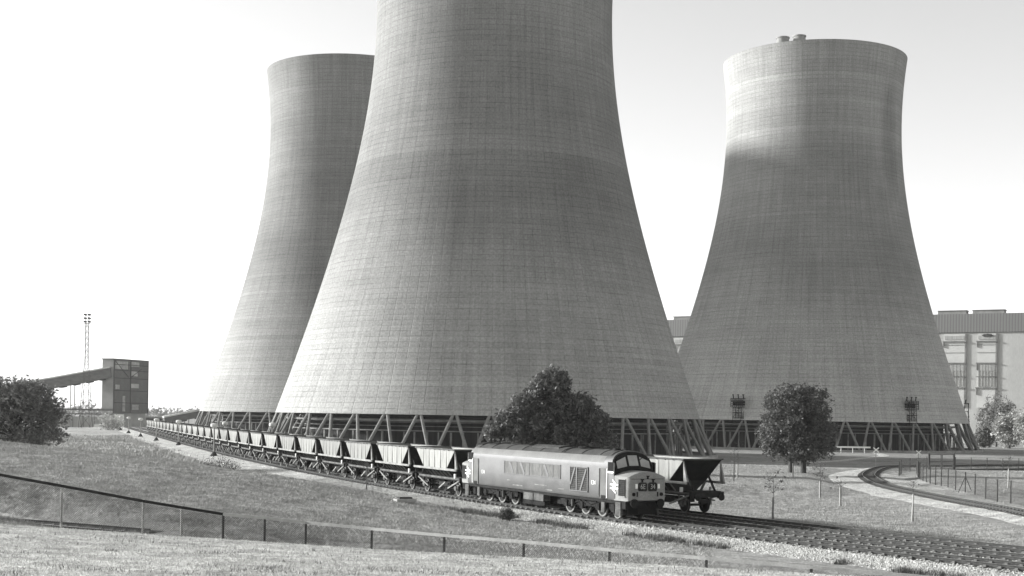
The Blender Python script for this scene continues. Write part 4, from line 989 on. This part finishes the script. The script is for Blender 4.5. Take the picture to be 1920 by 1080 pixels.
# ------------------------------------------------------------------ fences
def wire_mesh(P, z0, z1, cell, r, name, parent, m):
    """Diamond wire along polyline of (x, y) with base/top heights per vertex: thin three-sided strands."""
    P = np.array(P, float); t = np.concatenate([[0], np.cumsum(np.hypot(*np.diff(P, axis=0).T))]); z0, z1 = np.array(z0), np.array(z1)
    seg = []; H = float(np.max(z1 - z0))
    for sgn in (1, -1):
        for u in np.arange(-H, t[-1] + H, cell * 1.4142):
            n = 6; f = np.linspace(0, 1, n); uu = u + sgn * f * H + (0 if sgn > 0 else H) * 0; ok = (uu >= 0) & (uu <= t[-1])
            x, y = np.interp(uu, t, P[:, 0]), np.interp(uu, t, P[:, 1]); a, bb = np.interp(uu, t, z0), np.interp(uu, t, z1); zz = a + f * H
            ok &= zz <= bb; pts = np.stack([x, y, zz], 1)
            for i in range(n - 1):
                if ok[i] and ok[i + 1]: seg.append((pts[i], pts[i + 1]))
    A = np.array([s[0] for s in seg]); B = np.array([s[1] for s in seg]); k = len(A); d = B - A; d /= np.linalg.norm(d, axis=1)[:, None]
    h = np.stack([-d[:, 1], d[:, 0], np.zeros(k)], 1); h /= np.maximum(np.linalg.norm(h, axis=1)[:, None], 1e-6); v = np.cross(d, h)
    V = []
    for Q in (A, B):
        for a in (0, 2.094, 4.189): V.append(Q + (h * math.cos(a) + v * math.sin(a)) * r)
    V = np.stack(V, 1).reshape(-1, 3); base = (np.arange(k) * 6)[:, None]
    Fq = np.concatenate([base + np.array([[0, 1, 4, 3]]), base + np.array([[1, 2, 5, 4]]), base + np.array([[2, 0, 3, 5]])]); return np_mesh(name, V, Fq, m, parent)
def near_fence():
    t = thing("chain_link_fence", "low chain link fence with a broad top rail behind the front lawn", "fence")
    px = [(-190, 857, 56.5), (-38, 883.5, 56), (115, 911, 55.3), (268, 939.5, 55), (340, 951.5, 55.3), (418, 964, 55.7), (496, 971, 56), (573, 979.5, 56), (697, 991.5, 54.6), (833, 1004, 52.6), (982, 1016, 50.6), (1143, 1031, 48.5), (1325, 1047, 46.4), (1522, 1063.5, 44.6), (1745, 1083, 43), (2010, 1106, 41.4)]
    T = [Vector(at(x, y, Y=Y)) for x, y, Y in px]
    rm = pm("rail_board", .32, .2, 1.5, fine=.15); pmat = pm("fence_post", .05, .3, 3); pl = pm("fence_post_lit", .46, .2, 3)
    for i, (a, c) in enumerate(zip(T, T[1:])):
        b = MB(); b.bar(a, c, .05, .115); b.box(((a.x + c.x) / 2, (a.y + c.y) / 2 + .0, (a.z + c.z) / 2 + .0), (.01, .01, .01))
        b.build("top_rail", pm("rail_board_shaded", .035, .3, 2) if i < 5 else pm("rail_board_lit", .45, .2, 2) if i < 7 else rm, t)  # shaded and sunlit stretches of the one rail put into its colour
    for i, p in enumerate(T):
        g = min(float(height(p.x, p.y)), p.z - 1.15) - .25; b = MB(); b.tube([(p.x, p.y + .06, g), (p.x, p.y + .06, p.z + .06)], .05, 8); b.build("post", pl if i < 5 else pmat, t)  # sunlit sides of the left posts put into a paler colour
    z1 = [p.z - .08 for p in T]; z0 = [z - 1.45 for z in z1]
    wire_mesh([(p.x, p.y + .0) for p in T], z0, z1, .062, .0065, "chain_link", t, pm("fence_wire", .12, .3, 3, rough=.5))
near_fence()
def tall_fence():
    t = thing("wire_fence", "tall post and wire fence curving beside the siding on the right", "fence")
    pmat = pm("fence_post", .05, .3, 3)
    bot = [(1972, 962, 6.5), (1932, 951.5, 6.55), (1895, 942.4, 6.6), (1870, 940, 6.6), (1848, 932.7, 6.6), (1828, 928, 6.6), (1809.7, 925, 6.6), (1791.6, 921, 6.6), (1777.5, 916.8, 6.62), (1764.7, 914, 6.65), (1754, 911.5, 6.65), (1744, 909, 6.68), (1737, 906.5, 6.7), (1730.5, 904, 6.7), (1725, 901, 6.75), (1721.7, 897.5, 6.8), (1719.5, 894, 6.85), (1718.5, 890, 6.9)]
    P = [at(x, y, d)[:2] for x, y, d in bot] + [(50.2, 176), (52.8, 184), (56.3, 192), (60.8, 199)]
    tops = []
    for i, (x, y) in enumerate(P):
        z = float(height(x, y)); b = MB(); b.tube([(x, y, z - .3), (x, y, z + 1.95)], .055, 6); b.build("post", pmat, t); tops.append((x, y, z))
    for h in (.15, .95, 1.88):
        b = MB(); b.tube([(x, y, z + h) for x, y, z in tops], .007, 4); b.build("line_wire", pmat, t)
    wire_mesh([p[:2] for p in tops], [p[2] + .05 for p in tops], [p[2] + 1.9 for p in tops], .16, .0035, "chain_link", t, pm("fence_wire_dark", .07, .3, 3))
    x, y, z = tops[6]
    for s in (-1, 1):
        b = MB(); b.bar((x + .0, y, z + 1.5), (x + s * .8, y + s * .45, z), .05); b.build("brace", pmat, t)
    # second run behind, past a mesh gate
    t2 = thing("wire_fence", "farther post and wire fence running right from the mesh gate", "fence")
    Q = [(66.6 + 2.9 * k, 204 + 1.6 * k - .05 * k * k) for k in range(12)]; tp = []
    for x, y in Q:
        z = float(height(x, y)); b = MB(); b.tube([(x, y, z - .3), (x, y, z + 2.0)], .06, 6); b.build("post", pmat, t2); tp.append((x, y, z))
    for h in (.2, 1.0, 1.95):
        b = MB(); b.tube([(x, y, z + h) for x, y, z in tp], .012, 4); b.build("line_wire", pmat, t2)
    g = thing("mesh_gate", "dark double mesh gate between the two wire fences", "gate", (61.6, 200.5, float(height(63.5, 202))), math.atan2(3.2, 5))
    for k in range(2):
        b = MB(); x0 = k * 2.75
        for x in (x0 + .1, x0 + 2.6): b.bar((x, 0, .05), (x, 0, 2.3), .1)
        for z in (.15, 1.2, 2.25): b.bar((x0 + .1, 0, z), (x0 + 2.6, 0, z), .08)
        lf = b.build("leaf_frame", pmat, g); b = MB()
        for i in range(1, 12): b.bar((x0 + .1 + i * .21, 0, .15), (x0 + .1 + i * .21, 0, 2.25), .025)
        b.build("mesh_infill", pm("fence_wire_dark", .07, .3, 3), lf)
    for x in (-.1, 5.55):
        b = MB(); b.bar((x, 0, -.3), (x, 0, 2.5), .16); b.build("gate_post", pmat, g)
tall_fence()

# ------------------------------------------------------------------ lineside things
def lamp_post(label, px, py, h=4.2, drop=6.2):
    x, y, _ = at(px, py, drop); z = float(height(x, y))
    t = thing("lineside_lamp", label, "lamp post", (x, y, z - .1), group="lamp posts beside the train")
    b = MB(); b.tube([(0, 0, 0), (0, 0, h)], [.13, .09], 8); b.build("post", pm("post_grey", .26, .25, 2), t)
    b = MB(); b.tube([(0, 0, 0), (0, 0, .15), (0, 0, .9)], [.75, .65, .16], 8); b.build("foot", pm("foot_dark", .05, .3, 2), t)
    b = MB(); b.tube([(0, 0, h - .12), (0, 0, h + .1), (0, 0, h + .42), (0, 0, h + .55)], [.22, .5, .5, .2], 14); b.build("lamp_head", pm("lamp_white", .55, .2, 2), t, smooth=True)
for a in (("lamp post with a white drum head, nearest beside the far wagons", 401, 857, 4.2), ("second pale lamp post along the far part of the train", 334.6, 836.5, 4.2), ("third lamp post along the far part of the train", 293, 827, 4.2),
          ("lamp post near the last wagon of the train", 263.5, 819.3, 4.0), ("faint lamp post beyond the last wagon", 241, 812.5, 4.0), ("farthest lamp post near the transfer house door", 226, 807, 4.0)): lamp_post(*a)
for px, py, Y, lb in ((422, 832, 205, "white drum lamp rising behind the train before the left tower's legs"), (511, 840, 170, "white drum lamp rising behind the train at the middle tower's left leg")):
    x, y, z = at(px, 797 if px < 500 else 800, Y=Y); g = float(height(x, y)); t = thing("lineside_lamp", lb, "lamp post", (x, y, g), group="lamp posts beside the train")
    b = MB(); b.tube([(0, 0, -.2), (0, 0, z - g)], [.12, .1], 8); b.build("post", pm("post_grey", .26, .25, 2), t)
    b = MB(); b.tube([(0, 0, z - g - .1), (0, 0, z - g + .1), (0, 0, z - g + .42), (0, 0, z - g + .52)], [.2, .42, .42, .2], 14); b.build("lamp_head", pm("lamp_white", .55, .2, 2), t, smooth=True)
x, y, _ = at(687, 932, 6.15); t = thing("marker_post", "thin dark post with a small round head in front of the first wagons", "post", on_ground(x, y))
b = MB(); b.tube([(0, 0, -.1), (0, 0, 2.55)], .05, 7); b.build("post", pm("post_dark", .09, .3, 2), t)
b = MB(); b.tube([(0, -.05, 2.45), (0, .05, 2.45)], .17, 12); b.build("disc", pm("disc_dark", .12, .3, 2), t)
def crossing_sign(label, px, py, drop, h):
    x, y, _ = at(px, py, drop); t = thing("crossing_sign", label, "sign", on_ground(x, y), group="white crossing signs")
    b = MB(); b.tube([(0, 0, -.2), (0, 0, h)], .07, 7); b.build("post", pm("sign_post", .3, .3, 2), t)
    b = MB(); b.bar((-.5, -.09, h - .42), (.5, -.09, h + .42), .03, .2, up=(0, 0, 1)); b.bar((-.5, -.13, h + .42), (.5, -.13, h - .42), .03, .2, up=(0, 0, 1)); b.build("cross_board", pm("sign_white", .85, .08, 2), t)
crossing_sign("white X-shaped crossing sign at the end of the white barrier", 1642, 868, 7.2, 2.9)
crossing_sign("white X-shaped crossing sign behind the bend of the wire fence", 1722, 862, 7.3, 1.9)
x0, y0, _ = at(1500, 845, Y=342); x1, y1, _ = at(1632, 846, Y=342)
t = thing("barrier_rail", "long white barrier rail in front of the right tower's legs", "barrier", (x0, y0, float(height(x0, y0))), math.atan2(y1 - y0, x1 - x0)); L = math.hypot(x1 - x0, y1 - y0)
wz = at(1600, 838.5, Y=342)[2] - float(height(x0, y0))
b = MB(); b.box((L / 2, 0, wz), (L, .1, .42)); b.build("rail", pm("barrier_white", .85, .08, 1), t)
for i in range(6): b = MB(); b.box((L * (i + .5) / 6, .1, wz / 2 - .1), (.14, .14, wz + .2)); b.build("post", pm("barrier_white", .85, .08, 1), t)
# pale tracks across the lawn
PALE = stone_mat("pale_track", .5, 4)
def path(pix, w, Ys=None):
    P = smooth_poly(np.array([at(x, y, d)[:2] for x, y, d in pix]), 120, 30)
    tag(strip("gravel_path", P, np.linspace(-w, w, 7), np.array([-.05, .02, .035, .04, .035, .02, -.05]), PALE, .0, 3, zfun=lambda X, Y: height(X, Y)), kind='structure')
path([(1325, 863, 7.0), (1420, 867.5, 7.0), (1560, 871, 7.0), (1640, 874, 7.0), (1668, 876, 6.95), (1690, 876.5, 6.95)], 1.5)
path([(1500, 863, 7.3), (1570, 860, 7.35), (1615, 856, 7.4), (1660, 852, 7.45), (1640, 846.5, 7.6), (1600, 843, 7.6)], 1.6)
path([(1740, 873, 7.05), (1790, 877, 7.0), (1850, 881.5, 7.0), (1935, 889, 6.95)], .9)
path([(1850, 836.5, 7.75), (1890, 838.2, 7.75), (1960, 840.5, 7.75)], 3.0)
x, y, _ = at(758, 969.5, 5.98); t = thing("manhole_slab", "pale concrete manhole slab in the grass below the locomotive", "manhole", on_ground(x, y, .05), .45)
b = MB(); b.box((0, 0, .04), (1.2, .7, .2)); b.build("slab", pm("slab_concrete", .3, .2, 2), t)
b = MB(); b.box((.05, .15, .19), (.8, .5, .1)); b.build("cover", pm("cover_dark", .06, .3, 2), t)

# ------------------------------------------------------------------ grass blades and loose stones
def blades(name, X, Y, h, w, m, lean=(.25, -.05), seed=2, z=None):
    rng = np.random.default_rng(seed); n = len(X); Z = height(X, Y) if z is None else z
    hh = h * rng.uniform(.5, 1.3, n); a = rng.uniform(0, math.pi, n); ww = w * rng.uniform(.7, 1.3, n)
    dx, dy = np.cos(a) * ww, np.sin(a) * ww; lx = (rng.normal(0, .35, n) + lean[0]) * hh; ly = (rng.normal(0, .35, n) + lean[1]) * hh
    V = np.stack([np.stack([X - dx, Y - dy, Z - .02], 1), np.stack([X + dx, Y + dy, Z - .02], 1), np.stack([X + lx, Y + ly, Z + hh], 1)], 1).reshape(-1, 3)
    return tag(np_mesh(name, V, np.arange(n * 3).reshape(n, 3), m), kind='stuff')
def grass_mat(name, v):
    m = bpy.data.materials.new(name); t = NT(m); g = t.new('ShaderNodeNewGeometry'); r = t.remap(g.outputs['Random Per Island'], .84, 1.17)
    big = t.remap(t.noise(g.outputs['Position'], .9, 5, .7), .74, 1.27, .3, .7)
    t.l(t.grey(t.math('MULTIPLY', t.math('MULTIPLY', r, big), v)), t.b.inputs['Base Color']); t.b.inputs['Roughness'].default_value = .8; t.b.inputs['Specular IOR Level'].default_value = .1; return m
rng = np.random.default_rng(9)
def wedge(n, y0, y1, x0=-.385, x1=.385, p=1.0):
    Y = (y0 ** p + (y1 ** p - y0 ** p) * rng.random(n)) ** (1 / p); return Y * rng.uniform(x0, x1, n), Y
X, Y = wedge(230000, 19, 55); k = Y < np.interp(X, CX, CY) + .2
blades("lawn_grass", X[k], Y[k], .032, .012, grass_mat("lawn_blade", .42), (.2, 0), 3)
X, Y = wedge(520000, 48, 118, -.40, .15); d = track_d(X, Y); k = (Y > np.interp(X, CX, CY) + .6) & (d < -1.9 - np.interp(Y, BWY, BWV) * (1 + .3 * fbm(X, Y, 5, 3)) + .35 * rng.normal(size=len(X))) & (poly_dist(X, Y, LTR) > 1.9)
den = fbm(X, Y, 1.6, 4, 3) + .25 * fbm(X, Y, 7, 2); k &= den > rng.uniform(-.9, .35, len(X))
blades("mound_grass", X[k], Y[k], .085, .015, grass_mat("mound_blade", .31), (.45, -.15), 4)
X, Y = wedge(120000, 118, 330, -.39, -.05); d = track_d(X, Y); k = (d < -3.9) & (fbm(X, Y, 4, 7) - .75 * (d > -6.4) > rng.uniform(-.8, .6, len(X)))
blades("rough_grass", X[k], Y[k], .38, .05, grass_mat("rough_blade", .30), (.3, -.1), 5)
X, Y = wedge(330000, 52, 215, .02, .40); d = track_d(X, Y); k = (d > 9.6) & (poly_dist(X, Y, SID[::6]) > np.interp(Y, [95, 130, 145, 165, 185, 205], [4.4, 4.4, 5.6, 5.2, 3.2, 2.4])) & (fbm(X, Y, 3, 7) > rng.uniform(-1.6, .4, len(X)))
blades("field_grass", X[k], Y[k], .075, .022, grass_mat("field_blade", .27), (.2, -.1), 6)
X, Y = wedge(26000, 19, 52); X += 2 * fbm(X, Y, 3, 1); k = (Y < np.interp(X, CX, CY) - .3) & (fbm(X, Y * 2.2, 2.2, 12) > .30)
blades("lawn_tufts", X[k], Y[k], .085, .016, grass_mat("lawn_tuft_blade", .22), (.1, 0), 13)
# ragged tufts where the ballast meets the grass
s_ = rng.uniform(arc_of_y(112), ARC[-1] - 8, 900); s_ = s_[fbm(s_, s_ * 0, 3.0, 3) > -.05]; cx, cy, _ = rail_pt(s_, -np.interp(np.interp(s_, ARC, CL[:, 1]), BWY, [q + 1.65 for q in BWV]) + rng.normal(0, .35, len(s_)))
TX = np.repeat(cx, 26) + rng.normal(0, .14, len(cx) * 26); TY = np.repeat(cy, 26) + rng.normal(0, .14, len(cx) * 26)
blades("edge_tufts", TX, TY, .26, .018, grass_mat("tuft_blade", .12), (.15, 0), 7)
# loose ballast stones on the near shoulders
def stones(name, X, Y, Z, r, m, seed):
    rng = np.random.default_rng(seed); n = len(X); rr = r * rng.uniform(.5, 1.4, n)
    D = np.array([(1, 0, 0), (0, 1, 0), (-1, 0, 0), (0, -1, 0), (0, 0, .7), (0, 0, -.7)]); a = rng.uniform(0, 6.28, n); c, s = np.cos(a), np.sin(a)
    J = rng.uniform(.6, 1.2, (n, 6, 1)) * D[None]; V = np.stack([J[..., 0] * c[:, None] - J[..., 1] * s[:, None], J[..., 0] * s[:, None] + J[..., 1] * c[:, None], J[..., 2]], -1) * rr[:, None, None] + np.stack([X, Y, Z], -1)[:, None]
    Ft = np.array([(0, 1, 4), (1, 2, 4), (2, 3, 4), (3, 0, 4), (1, 0, 5), (2, 1, 5), (3, 2, 5), (0, 3, 5)]); Fa = (np.arange(n)[:, None, None] * 6 + Ft[None]).reshape(-1, 3)
    return tag(np_mesh(name, V.reshape(-1, 3), Fa, m), kind='stuff')
s_ = rng.uniform(arc_of_y(125), ARC[-1] - 6, 52000); yy = np.interp(s_, ARC, CL[:, 1]); wv = np.interp(yy, BWY, BWV) + .2
f_ = rng.random(len(s_)) ** 1.1; o_ = -1.45 - f_ * wv; cx, cy, _ = rail_pt(s_, o_); zt = np.interp(1 - f_, [0, .12, .25, .55, .85, 1], [1.44, 1.52, 1.60, 1.66, 1.76, 1.87]) + .03
blk_mat = grass_mat("ballast_stone", .37)
stones("ballast_stones", cx, cy, np.maximum(zt, height(cx, cy)) + .0, .062, blk_mat, 5)
s_ = rng.uniform(arc_of_y(80), ARC[-1] - 6, 16000); o_ = rng.uniform(-1.4, 8.8, len(s_)); cx, cy, _ = rail_pt(s_, o_)
stones("bed_stones", cx, cy, np.full(len(cx), 1.90), .05, blk_mat, 6)

# ------------------------------------------------------------------ the hazy air
hm = bpy.data.materials.new("haze_air"); hm.use_nodes = True; n_ = hm.node_tree.nodes; n_.remove(n_['Principled BSDF'])
pv = n_.new('ShaderNodeVolumePrincipled'); pv.inputs['Color'].default_value = (1, 1, .985, 1); pv.inputs['Density'].default_value = .00006; pv.inputs['Anisotropy'].default_value = .2
hm.node_tree.links.new(pv.outputs[0], n_['Material Output'].inputs['Volume'])
b = MB(); b.box((0, 0, 103), (11200, 11200, 212)); hz = b.build("haze", hm); tag(hz, kind='stuff')
